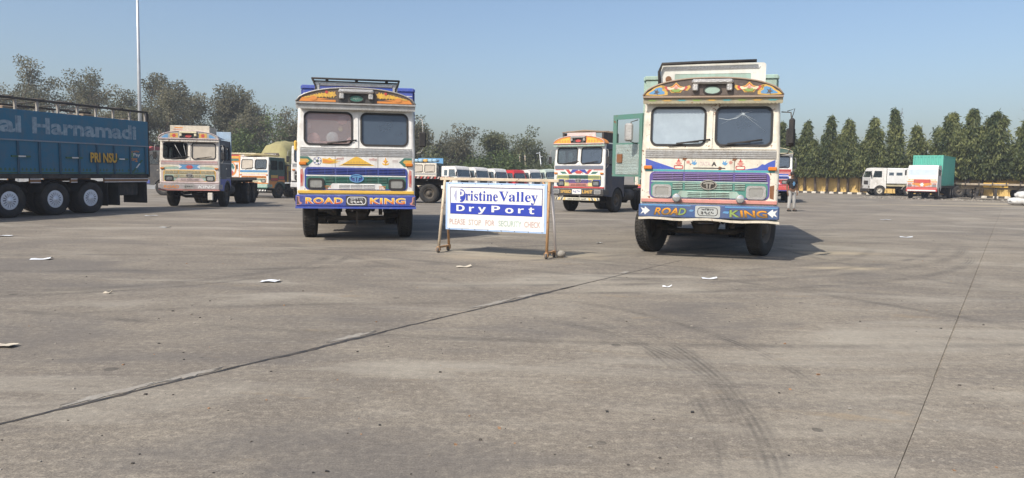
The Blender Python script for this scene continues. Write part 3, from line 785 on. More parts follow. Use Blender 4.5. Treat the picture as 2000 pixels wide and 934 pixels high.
def lorry(name, label, x, y, deg, o):
    g = o.get
    t = thing(name, label, g('cat', 'lorry'), x, y, R(deg), g('group'), span=6)
    cab = g('cab', WHITE); side = g('side', cab); D = 1.85; sc = g('sc', 1.0); t.scale = (sc, sc, sc * g('tall', 1.0))
    L = g('L', 7.6); running_gear(t, L, g('axles', (5.9,)), g('steer', 0), g('rim', 'rim'))
    # cab shell
    m = MB(); cr = .07; N = 5
    for s in (-1, 1):
        V = []
        for z in (.98, 1.95, 2.86):
            hw = hwz(z); y0 = max(0, z - 1.95) * .10
            for i in range(N + 1):
                a = math.pi / 2 * i / N; V.append((s * (hw - cr + cr * math.sin(a)), y0 + cr - cr * math.cos(a), z))
        m.add(V, [(j * (N + 1) + i, j * (N + 1) + i + 1, (j + 1) * (N + 1) + i + 1, (j + 1) * (N + 1) + i) for j in (0, 1) for i in range(N)], 0, True)
    m.plate([(-HW + cr, .98), (HW - cr, .98), (HW - cr, 1.95), (-HW + cr, 1.95)], [], F, -.03, 0, 0)
    V = [(u, yy, 2.86 + .07 * (1 - (u / 1.19) ** 2)) for yy in (.10, D) for u in np.linspace(-1.19, 1.19, 9)]
    m.add(V, [(i, i + 1, 10 + i, 9 + i) for i in range(8)], 0, True)
    m.plate([(-HW, .66), (HW, .66), (HW, 2.86), (-HW, 2.86)], [], lambda u, v, w: (u, D - .02 + w, v), 0, .02, 1)
    m.add([(-1.19, .06, 1.02), (1.19, .06, 1.02), (1.19, D - .03, 1.02), (-1.19, D - .03, 1.02)], [(0, 1, 2, 3)], 1)
    m.build('cab_body', [cab, side], t)
    for s in (-1, 1):
        arc = [(1.25 + .56 * math.cos(a), .51 + .56 * math.sin(a)) for a in np.linspace(math.pi - .27, .27, 15)]
        outer = [(.07, .70), (.66, .66)] + arc + [(D, .66), (D, 2.86), (.161, 2.86), (.07, 1.95)]
        m = MB(); op = g('open_door') and s < 0
        holes = [rrect(.65, 2.31, .68, .62, .08), rrect(1.42, 2.31, .50, .56, .07)]
        if op: holes[0] = rrect(.68, 2.06, .82, 1.16, .03)
        m.plate(outer, holes, SD(s), -.03, 0); sp = m.build('cab_side', side, t)
        for j, (cy, w_, h_) in enumerate(((.65, .68, .62), (1.42, .50, .56))):
            if op and j == 0: continue
            m = MB(); m.plate(rrect(cy, 2.31, w_ + .01, h_ + .01, .08), [], SD(s), -.022, -.017); m.build('side_window', G_SIDE, t)
            m = MB(); m.plate(rrect(cy, 2.31, w_ + .05, h_ + .05, .10), [rrect(cy, 2.31, w_ - .05, h_ - .05, .06)], SD(s), 0, .012); m.build('window_seal', g('seal', BLACK), t)
        if not op:
            m = MB(); m.plate([(.24, 1.2), (1.08, 1.2), (1.08, 2.74), (.24, 2.74)], [rrect(.65, 2.31, .74, .68, .1)], SD(s), 0, .009)
            d = m.build('door', g('door', side), t)
            m = MB(); m.box(.9, 1.02, 0, 1, 0, 1, T=lambda a, b, c: SD(s)(a, 1.62 + c * .035, .009 + b * .03)); m.build('door_handle', CHROME, d)
            if g('doorpanel'):
                dd = Decor('painted_panel', SD(s), d)
                for k, mm_ in enumerate(g('doorpanel')): dd.rect(.28, 1.04, 1.24 + k * .2, 1.42 + k * .2, mm_, 4)
                dd.done()
    # windscreens
    m = MB(); ws = [rrect(s * .575, 2.365, .96, g('wh', .66), .11, 6) for s in (-1, 1)]
    m.plate([(-1.151, 1.952), (1.151, 1.952), (1.121, 2.86), (-1.121, 2.86)], ws, F, -.03, .002); m.build('windscreen_frame', cab, t)
    for i, s in enumerate((-1, 1)):
        gm = g('glass', (G_DARK, G_DARK))[i]
        if gm is not None:
            m = MB(); m.plate(rrect(s * .575, 2.365, .965, g('wh', .66) + .005, .11, 6), [], F, -.022, -.016); pane = m.build('windscreen', gm, t)
        m = MB(); m.plate(rrect(s * .575, 2.365, 1.0, g('wh', .66) + .04, .13, 6), [rrect(s * .575, 2.365, .925, g('wh', .66) - .035, .10, 6)], F, .002, .016); m.build('windscreen_seal', g('seal', BLACK), t)
        bx0 = -.62 if i == 0 else .28
        if g('wipers', (1, 1))[i]:
            m = MB(); m.tube([F(bx0 - .12, 2.01, .03), F(bx0 + .18, 2.075, .05), F(bx0 + .42, 2.09, .045)], .010, 5)
            m.tube([F(bx0 + .02, 2.06, .035), F(bx0 + .62, 2.135, .035)], .014, 5); m.build('wiper', BLACK, t)
    m = MB(); m.box(-.035, .035, -.002, .03, 1.97, 2.80, T=lambda a, b, c: F(a, c, .004 + (.028 - b) * .6)); m.build('centre_pillar', g('pillar', cab), t)
    for z in (1.965, 2.765):
        m = MB(); m.box(-1.14, 1.14, 0, .012, z, z + .018, T=lambda a, b, c: F(a, c, b + .002)); m.build('moulding', g('pillar', cab), t)
    # inside the cab
    m = MB(); m.box(-1.12, 1.12, .16, .42, 1.70, 1.99, bev=.04); m.build('dashboard', DARK, t)
    m = MB()
    for cx in (-.55, .55): m.box(cx - .3, cx + .3, 1.0, 1.45, 1.45, 1.6, bev=.04); m.box(cx - .3, cx + .3, 1.40, 1.55, 1.6, 2.2, bev=.04)
    m.build('seat', g('seat', BLACK), t)
    m = MB(); cx = -.6
    m.tube([(cx + .23 * math.cos(a), .55 + .1 * math.sin(a), 2.05 + .19 * math.sin(a)) for a in np.linspace(0, 2 * math.pi, 21)], .014, 6); m.tube([(cx, .55, 2.05), (cx, .42, 1.9)], .025, 6); m.build('steering_wheel', BLACK, t)
    # bands below the windscreen
    m = MB(); m.plate([(-1.15, 1.80), (1.15, 1.80), (1.15, 1.945), (-1.15, 1.945)], [], F, 0, .006)
    for k in range(4): m.box(-1.15, 1.15, 0, 1, 0, 1, T=lambda a, b, c: F(a, 1.812 + k * .034 + c * .016, .006 + b * .010))
    m.build('trim_band', g('band', SILVER), t)
    # grille
    m = MB(); m.plate(rrect(0, 1.325, 2.12, .47, .09), [], F, 0, .010); gr = m.build('grille', g('gr_top', c_blue), t)
    dd = Decor('grille_field', F, gr)
    dd.rect(-1.03, 1.03, 1.40, 1.545, g('gr_top', c_blue), 4); dd.add(rrect(0, 1.243, 2.06, .255, .06), g('gr_low', c_green), 4.2); dd.rect(-1.03, 1.03, 1.375, 1.398, g('gr_mid', c_white), 5)
    dd.add([(-.60, 1.105), (.60, 1.105), (.50, 1.225), (-.50, 1.225)], g('gr_vent', c_white), 5.5); dd.done()
    sl = {}
    def slat(u0, u1, z, mt, h=.016):
        key = (round(u1 - u0, 3), mt.name)
        if key not in sl:
            q = MB(); q.box(-(u1 - u0) / 2, (u1 - u0) / 2, -.030, -.012, -h / 2, h / 2, bev=.004); ob = q.build('slat', mt, gr); sl[key] = ob.data
        else: ob = link('slat', sl[key], gr)
        ob.location = ((u0 + u1) / 2, 0, z)
    vd = Decor('grille_slot_shade', F, gr)  # flat near-black plates paint the shade of the gaps between slats
    secs = [(-1.0, -.66), (-.64, -.46), (-.42, -.2), (-.18, .18), (.2, .42), (.46, .64), (.66, 1.0)]
    for u0, u1 in secs: vd.rect(u0, u1, 1.415, 1.535, SLOT, 6)
    for u0, u1 in secs[1:-1]: vd.rect(u0, u1, 1.245, 1.36, SLOT, 6)
    for u0, u1 in ((-.36, -.14), (-.12, .12), (.14, .36)): vd.rect(u0, u1, 1.115, 1.205, SLOT, 6.5)
    vd.done()
    for u0, u1 in ((-1.0, -.46), (-.42, .42), (.46, 1.0)):
        for k in range(4): slat(u0, u1, 1.43 + k * .031, g('sl_top', g('gr_top', c_blue)))
    for u0, u1 in ((-.64, -.46), (-.42, .42), (.46, .64)):
        for k in range(4): slat(u0, u1, 1.258 + k * .030, g('sl_low', g('gr_low', c_green)))
    for k in range(4): slat(-.37, .37, 1.117 + k * .028, g('gr_vent', c_white))
    for s in (-1, 1):
        m = MB(); m.plate(rrect(s * .83, 1.215, .34, .235, .06), [rrect(s * .83, 1.215, .25, .155, .035)], F, .012, .038); b = m.build('headlight', g('bezel', BLACK), t)
        m = MB(); m.plate(rrect(s * .83, 1.215, .25, .155, .035), [], F, .012, .024)
        for k in range(6): m.box(-.004, .004, 0, .004, -.07, .07, T=lambda a, bb, c: F(s * .83 + a - .1 + k * .04, 1.215 + c, .024 + bb))
        m.tube([F(s * .83, 1.215, .020), F(s * .83, 1.215, .030)], .045, 14); m.build('headlight_lens', LENS, b)
        m = MB(); m.box(s * 1.02, s * 1.17, 0, .05, 1.60, 1.665, bev=.012, T=lambda a, bb, c: F(a, c, bb)); m.build('indicator', ORANGE, t)
    m = MB(); em = g('emblem', CHROME)
    m.plate(ell(0, 1.335, .150, .088, 28), [ell(0, 1.335, .126, .068, 28)], F, .01, .040)
    m.plate([(-.10, 1.365), (-.085, 1.345), (0, 1.358), (.085, 1.345), (.10, 1.365), (.06, 1.385), (0, 1.39), (-.06, 1.385)], [], F, .01, .042)
    for s in (-1, 1): m.plate([(s * .012, 1.345), (s * .045, 1.352), (s * .034, 1.275), (s * .012, 1.270)], [], F, .01, .042)
    eb = m.build('emblem', em, t)
    m = MB(); m.plate(ell(0, 1.335, .128, .070, 24), [], F, .012, .030); m.build('emblem_back', g('emback', DARK), eb)
    # strip above the bumper, bumper
    m = MB(); m.box(-1.20, 1.20, -.03, .05, 1.01, 1.075, bev=.008); m.build('lower_strip', g('strip', c_yel), t)
    m = MB(); m.box(-1.235, 1.235, -.142, -.03, .745, .985, bev=.022)
    for s in (-1, 1): m.box(s * 1.16, s * 1.236, -.04, .42, .76, .97, bev=.015)
    bp = m.build('bumper', g('bumper', c_blue), t)
    m = MB(); dr = g('droop', 0.0)
    n = 12; V = []
    for i in range(n + 1):
        u = -1.235 + 2.47 * i / n; dz = -dr * max(0, (u + .2)) * .5 + dr * .35 * math.sin(i * 1.3)
        for yy, zz in ((-.165, .705), (-.165, .744), (-.02, .744), (-.02, .705)): V.append((u, yy, zz + dz))
    m.add(V, [(i * 4 + k, i * 4 + (k + 1) % 4, i * 4 + 4 + (k + 1) % 4, i * 4 + 4 + k) for i in range(n) for k in range(4)] + [(0, 1, 2, 3), (n * 4, n * 4 + 1, n * 4 + 2, n * 4 + 3)])
    m.build('bumper_lip', g('lip', c_royal), bp)
    m = MB(); m.plate(rrect(0, .868, .44, .205, .03), [], BM, 0, .008); pl = m.build('number_plate', g('plate', c_black), bp)
    # crown
    if g('crown', True):
        cz = 2.865; m = MB(); m.plate(arch_pts(1.215, cz, .30), [], lambda u, v, w: (u, -.07 - w, v), -.42, 0); cw = m.build('roof_crown', g('crown_c', c_brown), t)
        m = MB(); ap = arch_pts(1.222, cz, .305)[2:]; m.tube([(u, -.075, v) for u, v in ap], .016, 6); m.box(-1.22, 1.22, -.10, -.05, cz - .012, cz + .022, bev=.006); m.build('crown_trim', g('crown_trim', c_cream), cw)
        pts = [(1.215, cz - .01), (-1.215, cz - .01)]; n = 38
        for i in range(n * 4 + 1):
            u = -1.215 + 2.43 * i / (n * 4); pts.append((u, cz - .095 - .022 * abs(math.sin(math.pi * i / 4))))
        m = MB(); m.plate(pts, [], lambda u, v, w: (u, -.06 - w, v), -.008, 0); m.build('valance', g('valance', TIN), cw)
        m = MB(); m.plate([(-.36, 2.90), (.36, 2.90), (.36, 3.165), (-.36, 3.165)], [], K, 0, .012); nb_ = m.build('niche', g('niche', c_dgreen), cw)
        m = MB(); m.box(-.36, .36, -.17, -.07, 3.085, 3.17, bev=.03)
        for s in (-1, 1): m.box(s * .245, s * .345, -.155, -.07, 2.97, 3.085, bev=.015)
        m.build('niche_hood', g('hood', SILVER), nb_)
        m = MB(); m.plate(ell(0, 2.985, .165, .085, 24), [ell(0, 2.985, .135, .062, 24)], K, .0125, .035); m.plate(ell(0, 2.985, .14, .067, 24), [], K, .0125, .022, 1); m.build('niche_medallion', [BLACK, g('medal', c_teal)], nb_)
    for s in g('mirrors', (-1, 1)):
            if g('open_door') and s < 0: continue
            m = MB(); X0 = s * 1.22
            m.tube([(X0, .12, 2.62), (s * 1.36, -.02, 2.60), (s * 1.38, -.03, 2.45), (s * 1.38, -.03, 1.98), (s * 1.34, 0, 1.90), (X0, .1, 1.88)], .011, 6)
            ar = m.build('mirror_arm', g('arm', TIN), t)
            m = MB(); m.box(s * 1.37 - .075, s * 1.37 + .075, -.075, -.035, 2.02, 2.33, bev=.035); m.build('mirror', BLACK, ar)
    return t, gr, bp, pl

def box_body(t, w, y0, L, z0, z1, cm, ribm, floor=DARK, ribs=8, cap=None):
    hw = w / 2; cap = cap or cm
    m = MB(); m.box(-hw + .09, hw - .09, y0 + .09, L - .01, z0, z0 + .1); b = m.build('load_bed', floor, t)
    m = MB(); m.box(-hw, hw, y0, y0 + .07, z0, z1, bev=.01); hb = m.build('headboard', cm, t)
    m = MB(); m.box(-hw - .02, hw + .02, y0 - .03, y0 + .10, z1 + .002, z1 + .085, bev=.012); m.build('top_rail', cap, hb)
    for s in (-1, 1):
        m = MB(); m.box(s * (hw - .06), s * hw, y0 + .075, L, z0, z1, bev=.008); sb = m.build('side_board', cm, t)
        rb = None
        for k in range(ribs):
            yy = y0 + .2 + (L - y0 - .4) * k / (ribs - 1)
            if rb is None:
                q = MB(); q.box(0, .05, -.04, .04, z0 + .01, z1 - .01, bev=.008); rr = q.build('rib', ribm, sb); rb = rr.data
            else: rr = link('rib', rb, sb)
            rr.location = (s * hw if s > 0 else -hw - .05, yy, 0)
        q = MB(); q.box(s * (hw - .07), s * (hw + .055), y0 + .11, L, z1 + .003, z1 + .08, bev=.01); q.build('top_rail', cap, sb)
    m = MB(); m.box(-hw + .07, hw - .07, L - .06, L, z0 + .11, z1, bev=.008); m.build('tailboard', cm, t)

def flat_body(t, w, y0, L, z, m0, stripe=None):
    hw = w / 2; m = MB(); m.box(-hw, hw, y0, L, z - .14, z, bev=.01); d = m.build('deck', m0, t)
    m = MB()
    for k in range(int((L - y0) / .8)): m.box(-hw + .05, hw - .05, y0 + .3 + k * .8, y0 + .4 + k * .8, z - .24, z - .141)
    m.build('crossbeam', DARK, d)
    if stripe:
        n = int((L - y0) / .18)
        for s in (-1, 1):
            dc = Decor('stripes', lambda u, v, w, s=s: (s * (hw + w), u, v), d)
            for k in range(n): dc.add([(y0 + .02 + k * .18, z - .12), (y0 + .11 + k * .18, z - .12), (y0 + .17 + k * .18, z - .01), (y0 + .08 + k * .18, z - .01)], stripe[k % 2], 1)
            dc.done()
    return d

# ================================================================== lorry with the blue bumper (left of the sign)
fl_A = flame('lettering_fire', '#c8321e', '#ffd84a', .80, .93)
A, gA, bA, pA = lorry('lorry', 'white painted lorry with dark blue lettered bumper and blue load body', -3.29, 15.68, 10.5, dict(mirrors=(1,), 
    cab=WHITE, side=paint('cab_ochre_side', (.40, .27, .12), .5, dirt=.4), bumper=c_blue, lip=c_royal, strip=c_yel, gr_top=c_blue, gr_low=c_green, gr_mid=c_white, gr_vent=c_white,
    crown_c=c_brown, crown_trim=TIN, valance=TIN, niche=c_black, medal=c_green, glass=(glass('windscreen_reflect_tint', (.62, .47, .44), .22, .04), G_DARK), wipers=(1, 0), emblem=c_lblue, emback=c_blue, steer=2, axles=(5.6, 6.9), L=8.2, plate=c_black))  # left pane: pinkish film paints in its pale reflections
d = Decor('painted_motif', F, A)
for s in (-1, 1):   # arrows at the ends
    d.add([(s * 1.15, 1.59), (s * .99, 1.59), (s * .88, 1.685), (s * .99, 1.78), (s * 1.15, 1.78)], c_green, 1)
    d.add([(s * 1.15, 1.65), (s * 1.0, 1.65), (s * .96, 1.69), (s * 1.0, 1.73), (s * 1.15, 1.73)], c_gold, 2)
    d.add([(s * 1.145, 1.15), (s * 1.09, 1.17), (s * 1.075, 1.40), (s * 1.10, 1.53), (s * 1.145, 1.50)], c_pink, 1); d.add([(s * 1.143, 1.22), (s * 1.112, 1.25), (s * 1.105, 1.4), (s * 1.143, 1.42)], c_red, 2)
d.oval(-.80, 1.69, .085, .085, c_black, 1, 20).oval(-.80, 1.69, .078, .078, c_white, 2, 20).star(-.80, 1.69, .035, 5, c_dgreen, 3, .8)
for k in range(5): d.oval(-.80 + .06 * math.cos(k * 1.257), 1.69 + .06 * math.sin(k * 1.257), .014, .014, c_blue, 3, 8)
fr_ = random.Random(2); pts = [(-.70, 1.64), (-.55, 1.63), (-.36, 1.655), (-.46, 1.67), (-.33, 1.69), (-.45, 1.70), (-.36, 1.73), (-.50, 1.725), (-.55, 1.76), (-.60, 1.735), (-.70, 1.745)]
d.add(pts, c_yel, 1).add([(-.69, 1.655), (-.55, 1.65), (-.45, 1.68), (-.55, 1.70), (-.69, 1.725)], c_oran, 2)
d.add([(-.36, 1.60), (.38, 1.60), (.30, 1.635), (.05, 1.775), (0, 1.79), (-.05, 1.775), (-.28, 1.635)], c_yel, 1).rect(-.28, .30, 1.618, 1.634, c_brown, 2)
for k in range(7): d.star(-.17 + k * .057, 1.675, .022, 5, c_gold, 2, .6)
d.star(.60, 1.70, .055, 4, c_oran, 1, .45, .09).star(.60, 1.71, .03, 4, c_yel, 2, .5, .06).add([(.52, 1.67), (.545, 1.63), (.60, 1.615), (.655, 1.63), (.68, 1.67), (.60, 1.645)], c_yel, 1)
for u in (-.44, .44): d.rect(u - .004, u + .004, 1.08, 1.795, c_brown, 1)
d.done()
for s, bb in (('जयश्री', (-.42, -.26, 1.70, 1.775)), ('गणेश', (.25, .42, 1.70, 1.775)), ('शुभ', (-.66, -.52, 1.10, 1.18)), ('लाभ', (.46, .60, 1.10, 1.18))):
    text(s, bb, F, c_pink if bb[2] > 1.5 else c_oran, A, off=.019 if bb[2] < 1.5 else .004)
text('रामराम', (.74, .86, 1.665, 1.73), F, c_lilac, A)
text('ROAD', (-1.04, -.27, .80, .935), BM, c_white, bA, off=.003, bold=.06, spacing=1.12); text('ROAD', (-1.035, -.285, .803, .932), BM, fl_A, bA, off=.006, bold=.025, spacing=1.15)
text('KING', (.27, 1.02, .80, .935), BM, c_white, bA, off=.003, bold=.06, spacing=1.12); text('KING', (.275, 1.005, .803, .932), BM, fl_A, bA, off=.006, bold=.025, spacing=1.15)
d = Decor('painted_motif', BM, bA)
for s in (-1, 1): d.add([(s * 1.21, .775), (s * 1.12, .79), (s * 1.10, .82), (s * 1.15, .85), (s * 1.155, .95), (s * 1.21, .96)], c_pink, 1).add([(s * 1.208, .79), (s * 1.15, .80), (s * 1.18, .86), (s * 1.18, .94), (s * 1.208, .95)], c_brown, 2)
d.done()
PB = lambda u, v, w: BM(u, v, w + .008)
d = Decor('plate_border', PB, pA); d.add(rrect(0, .868, .40, .17, .075), c_white, 1, [rrect(0, .868, .365, .14, .062)]); d.done()
text('प्रदेश ०२', (-.13, .13, .885, .93), PB, c_white, pA, bold=.02); text('२९०९', (-.13, .13, .808, .872), PB, c_white, pA, bold=.03)
text('TATA', (-.05, .05, 1.315, 1.35), F, c_lblue, A, off=.044) if False else None
# crown painting: golden foliage on black
d = Decor('painted_motif', K, A)
for s in (-1, 1):
    d.add([(s * 1.15, 2.905), (s * .42, 2.905), (s * .42, 2.945), (s * .75, 2.95), (s * .55, 2.975), (s * 1.09, 2.985)], c_oran, 1)
    for k in range(11):
        u = .46 + k * .055; h = .30 * max(0, 1 - (u / 1.215) ** 2.3) ** .75 + 2.865
        d.star(s * u, (h + 2.985) / 2 - .005, .062, 5, c_yel if k % 2 else c_gold, 2 + (k % 3) * .5, .6, max(.02, (h - 2.985) / 2), fr_.uniform(0, 1))
    d.oval(s * .86, 2.975, .07, .045, c_oran, 4); d.oval(s * .60, 3.10, .03, .03, c_red, 4.5)
d.done()
text('श्री', (-.07, .07, 2.95, 3.02), lambda u, v, w: K(u, v, w + .022), c_mint, A)
# things seen through the left windscreen
cu = MB(); cu.box(-1.08, -.05, .17, .18, 2.54, 2.74); cu.build('sun_curtain', paint('pom_pink2', (.78, .34, .26), .8, dirt=.1), A)
cu = MB(); cu.box(-1.08, -.05, .13, .17, 1.995, 2.10, bev=.015); cu.build('dash_cloth', c_pink, A)
cu = MB(); cu.box(-1.08, -.05, .42, .44, 2.0, 2.75); cu.build('cab_backdrop', paint('grey_curtain', (.46, .50, .48), .9, dirt=.2), A)  # backdrop sheet, its grey-green painting the haze inside the cab
c_pom = paint('pom_pink', (.82, .40, .34), .8, dirt=.1)
for (u, z, r, mm_) in ((-.88, 2.15, .13, c_pom), (-.50, 2.17, .135, c_white), (-.12, 2.10, .10, c_pom), (-.30, 2.58, .12, c_pom), (-1.0, 2.42, .06, c_white), (-.33, 2.37, .055, c_ygrn), (-.70, 2.66, .05, c_white), (-.92, 2.62, .08, c_pink)):
    q = MB(); q.lathe([(0, -r * .5), (r * .5, -r * .42), (r * .87, -r * .2), (r, 0), (r * .87, r * .2), (r * .5, r * .42), (0, r * .5)], 18, T=lambda x, y, z_, u=u, z=z: (u + y, .19 + x * .5, z + z_)); q.build('pompom', mm_, A)
box_body(A, 2.54, 2.05, 8.0, 1.15, 3.38, c_royal, c_blue)
d = Decor('painted_band', lambda u, v, w: (u, 2.05 - w, v), A)
d.rect(-1.25, 1.25, 3.27, 3.285, c_white, 1); d.done()
text('ॐ', (1.0, 1.17, 3.12, 3.26), lambda u, v, w: (u, 2.05 - w, v), c_white, A, bold=.02); text('श्री', (-1.2, -1.03, 3.16, 3.26), lambda u, v, w: (u, 2.05 - w, v), c_white, A)
# roof rack with the name board
m = MB()
for s in (-1, 1):
    m.box(s * .80 - .05, s * .80 + .05, .12, .19, 2.9, 3.32, bev=.01); m.box(s * .80 - .03, s * .80 + .03, .19, 1.7, 3.26, 3.32); m.box(s * .80 - .04, s * .80 + .04, 1.7, 1.78, 2.9, 3.32)
m.box(-.749, .749, .12, .18, 3.25, 3.32, bev=.01); rk = m.build('roof_rack', SILVER, A)
m = MB(); m.box(-.748, .748, .135, .165, 2.98, 3.248); nbd = m.build('name_board', c_royal, rk)
text('मुक्तीनाथ', (-.25, .25, 3.10, 3.23), lambda u, v, w: (u, .135 - w, v), c_white, nbd, bold=.03)
m = MB(); m.tube([(-.90, .06, 3.39), (.88, .06, 3.39)], .022, 6); m.tube([(-.86, .12, 3.34), (.86, .12, 3.34)], .018, 6)
for u in (-.9, .88): m.tube([(u, .06, 3.39), (u * .92, .12, 3.22), (u * .92, .15, 2.97)], .018, 6); m.tube([(u, .06, 3.39), (u, 1.7, 3.39)], .02, 6)
for u in (-.6, 0, .62): m.box(u - .03, u + .03, .07, .11, 3.34, 3.395)
m.build('rack_rail', BLACK, rk)
for u in (-.42, .42):
    q = MB(); q.lathe([(0, -.03), (.05, -.02), (.06, .02), (0, .03)], 12, T=lambda x, y, z, u=u: (u + y, .10 + x, 3.11 + z)); q.build('rack_lamp', c_brown, rk)
q = MB(); q.tube([(0, .1, .74), (.005, .09, .55), (0, .1, .33)], .012, 5); q.build('hanging_chain', RIM, A)
q = MB(); q.box(-1.27, -1.215, .02, .30, 1.9, 2.1, bev=.02); q.build('side_flag', c_yel, A)

# ================================================================== lorry right of the sign, door open
fl_B = flame('lettering_worn', '#7a5a1e', '#f0a030', .80, .91)
B, gB, bB, pB = lorry('lorry', 'weathered cream lorry with open door, cracked windscreen and worn lettered bumper', 3.48, 13.25, -13.5, dict(sc=.975, tall=1.03, 
    cab=CREAM, side=paint('cab_green_side', (.16, .32, .26), .5, dirt=.4, rust=.15), bumper=paint('bumper_navy', (.035, .085, .22), .5, dirt=.4, rust=.08), lip=paint('lip_chipped', (.62, .56, .45), .6, dirt=.45, rust=.28),
    droop=.035, strip=c_pink, gr_top=paint('grille_purple', (.10, .07, .26), .5, dirt=.3), sl_top=c_mauve, gr_low=paint('grille_teal', (.06, .22, .18), .5, dirt=.3), sl_low=c_mint, gr_mid=c_mint, gr_vent=c_mint, band=TIN,
    crown_c=c_brown, crown_trim=paint('trim_dull', (.30, .22, .16), .6, dirt=.4), valance=paint('valance_worn', (.33, .30, .20), .6, dirt=.6, rust=.2), niche=c_brown, medal=c_mint, hood=SILVER, glass=(G_PALE, G_DARK), open_door=True, steer=-24, axles=(5.6, 6.9), L=8.4,
    plate=paint('plate_silver', (.50, .52, .50), .4, .3, dirt=.3), bezel=TIN, arm=RIM))
d = Decor('painted_motif', F, B)
d.rect(-1.14, 1.14, 1.565, 1.60, c_teal, 1)
d.add([(-1.14, 1.605), (-.56, 1.605), (-.60, 1.62), (-1.14, 1.79)], c_royal, 1)
d.add([(.56, 1.605), (1.14, 1.605), (1.14, 1.79), (1.02, 1.74), (.96, 1.70), (.92, 1.715), (.84, 1.65)], c_royal, 1)
for s in (-1, 1):
    d.add(rrect(s * .545, 1.645, .17, .07, .03), c_red, 2, [rrect(s * .545, 1.645, .14, .045, .02)]); d.star(s * .545, 1.715, .06, 6, c_pink, 2, .6); d.star(s * .545, 1.765, .025, 3, c_red, 2, .5, .04, math.pi / 2)
    d.star(s * .375, 1.735, .04, 8, c_pink, 1, .55)
    u = s * .27; d.add([(u - .05, 1.71), (u - .02, 1.695), (u + .01, 1.68), (u + .04, 1.70), (u + .055, 1.735), (u + .02, 1.725), (u + .03, 1.775), (u - .005, 1.735), (u - .035, 1.775), (u - .03, 1.73)], c_lblue, 1)
    d.add([(s * 1.14, 1.10), (s * 1.07, 1.12), (s * 1.065, 1.33), (s * 1.14, 1.35)], paint('rust_patch', (.20, .08, .03), .9, dirt=.4, bump=.4), 1) if s > 0 else None
d.rect(-.28, .28, 1.622, 1.640, c_black, 1)
for u in (-.44, .44): d.rect(u - .005, u + .005, 1.08, 1.795, c_brown, 1); d.star(u, 1.80, .05, 5, paint('rust_patch', 0), 2, .6)
d.done()
text('TATA', (-.17, .02, 1.675, 1.745), F, c_lilac, B, off=.004, bold=.02); text('A', (.04, .13, 1.67, 1.745), F, c_black, B, off=.004, bold=.05)
text('ROAD', (-.965, -.37, .785, .925), BM, c_brown, bB, off=.003, bold=.05, shear=.25); text('ROA', (-.955, -.52, .79, .92), BM, fl_B, bB, off=.006, bold=.02, shear=.25); text('D', (-.52, -.385, .80, .92), BM, c_lgreen, bB, off=.006, bold=.02, shear=.25)
text('KING', (.37, 1.05, .775, .915), BM, c_brown, bB, off=.003, bold=.05, shear=-.1); text('K', (.385, .55, .785, .905), BM, c_lgreen, bB, off=.006, bold=.02); text('ING', (.565, 1.03, .785, .905), BM, fl_B, bB, off=.006, bold=.02, shear=-.1)
d = Decor('painted_motif', BM, bB)
for s, k in ((-1, 1), (1, -1)): d.add([(s * 1.20, .80), (s * 1.14, .83), (s * 1.12, .79), (s * 1.03, .865), (s * 1.12, .935), (s * 1.13, .895), (s * 1.20, .92), (s * 1.16, .86)], c_white, 1)
d.add([(-.34, .87), (-.27, .86), (-.24, .89), (-.30, .90)], c_lblue, 1).add([(.26, .85), (.36, .84), (.38, .88), (.28, .88)], c_lblue, 1).rect(-1.2, -.30, .955, .975, c_lblue, 1).rect(.30, 1.2, .945, .965, c_lblue, 1); d.done()
d = Decor('plate_border', PB, pB); d.add(rrect(0, .868, .36, .15, .06), c_black, 1, [rrect(0, .868, .335, .13, .05)]); d.done()
text('बिहार', (-.11, .11, .885, .925), PB, c_black, pB, bold=.02); text('३९८५', (-.12, .12, .815, .872), PB, c_black, pB, bold=.03)
for s in (-1, 1):
    q = MB(); q.lathe([(0, -.055), (.066, -.05), (.078, -.03), (.075, .0), (.05, .04), (.02, .05)], 20, T=lambda x, y, z, s=s: (s * .56 + y, -.085 + x, 1.10 + z)); fg = q.build('fog_lamp', TIN, B)
    q = MB(); q.lathe([(.003, -.062), (.04, -.060), (.062, -.054)], 18, T=lambda x, y, z, s=s: (s * .56 + y, -.085 + x, 1.10 + z)); q.build('fog_lens', LENS, fg)
d = Decor('painted_motif', K, B)
for s in (-1, 1):
    for mm_, gr_, lv in ((c_gold, 1.0, 1), (c_red, .80, 2), (c_cream, .62, 3)):
        P = [(-.26, .03), (-.20, -.03), (-.12, -.02), (-.08, -.065), (.08, -.065), (.12, -.02), (.20, -.03), (.26, .03), (.24, .065), (.14, .035), (.07, .05), (0, .115), (-.07, .05), (-.14, .035), (-.24, .065)]
        d.add([(s * .635 + u * gr_, 3.01 + v * gr_) for u, v in P], mm_, lv)
    d.star(s * .635, 2.985, .10, 7, c_lgreen, 4, .7, .035); d.star(s * .635, 3.03, .045, 6, c_pink, 4, .5)
    P = [(-.16, -.05), (-.05, -.06), (.10, -.055), (.20, -.05), (.16, -.01), (.10, .02), (.04, .075), (-.05, .10), (-.11, .08), (-.10, .03), (-.16, 0)]
    d.add([(s * (.965 + u * 1.15), 2.965 + v * 1.15) for u, v in P], c_gold, 1).add([(s * (.965 + u * .8), 2.965 + v * .8) for u, v in P], c_lblue, 2); d.star(s * .98, 2.96, .06, 5, c_brown, 3, .4)
d.done()
d = Decor('painted_motif', lambda u, v, w: (u, -.06 - w, v), B)
for k in range(9): d.star(-1.05 + k * .262, 2.815, .10, 6, (c_lgreen, c_gold, c_teal)[k % 3], 1, .6, .02)
d.done()
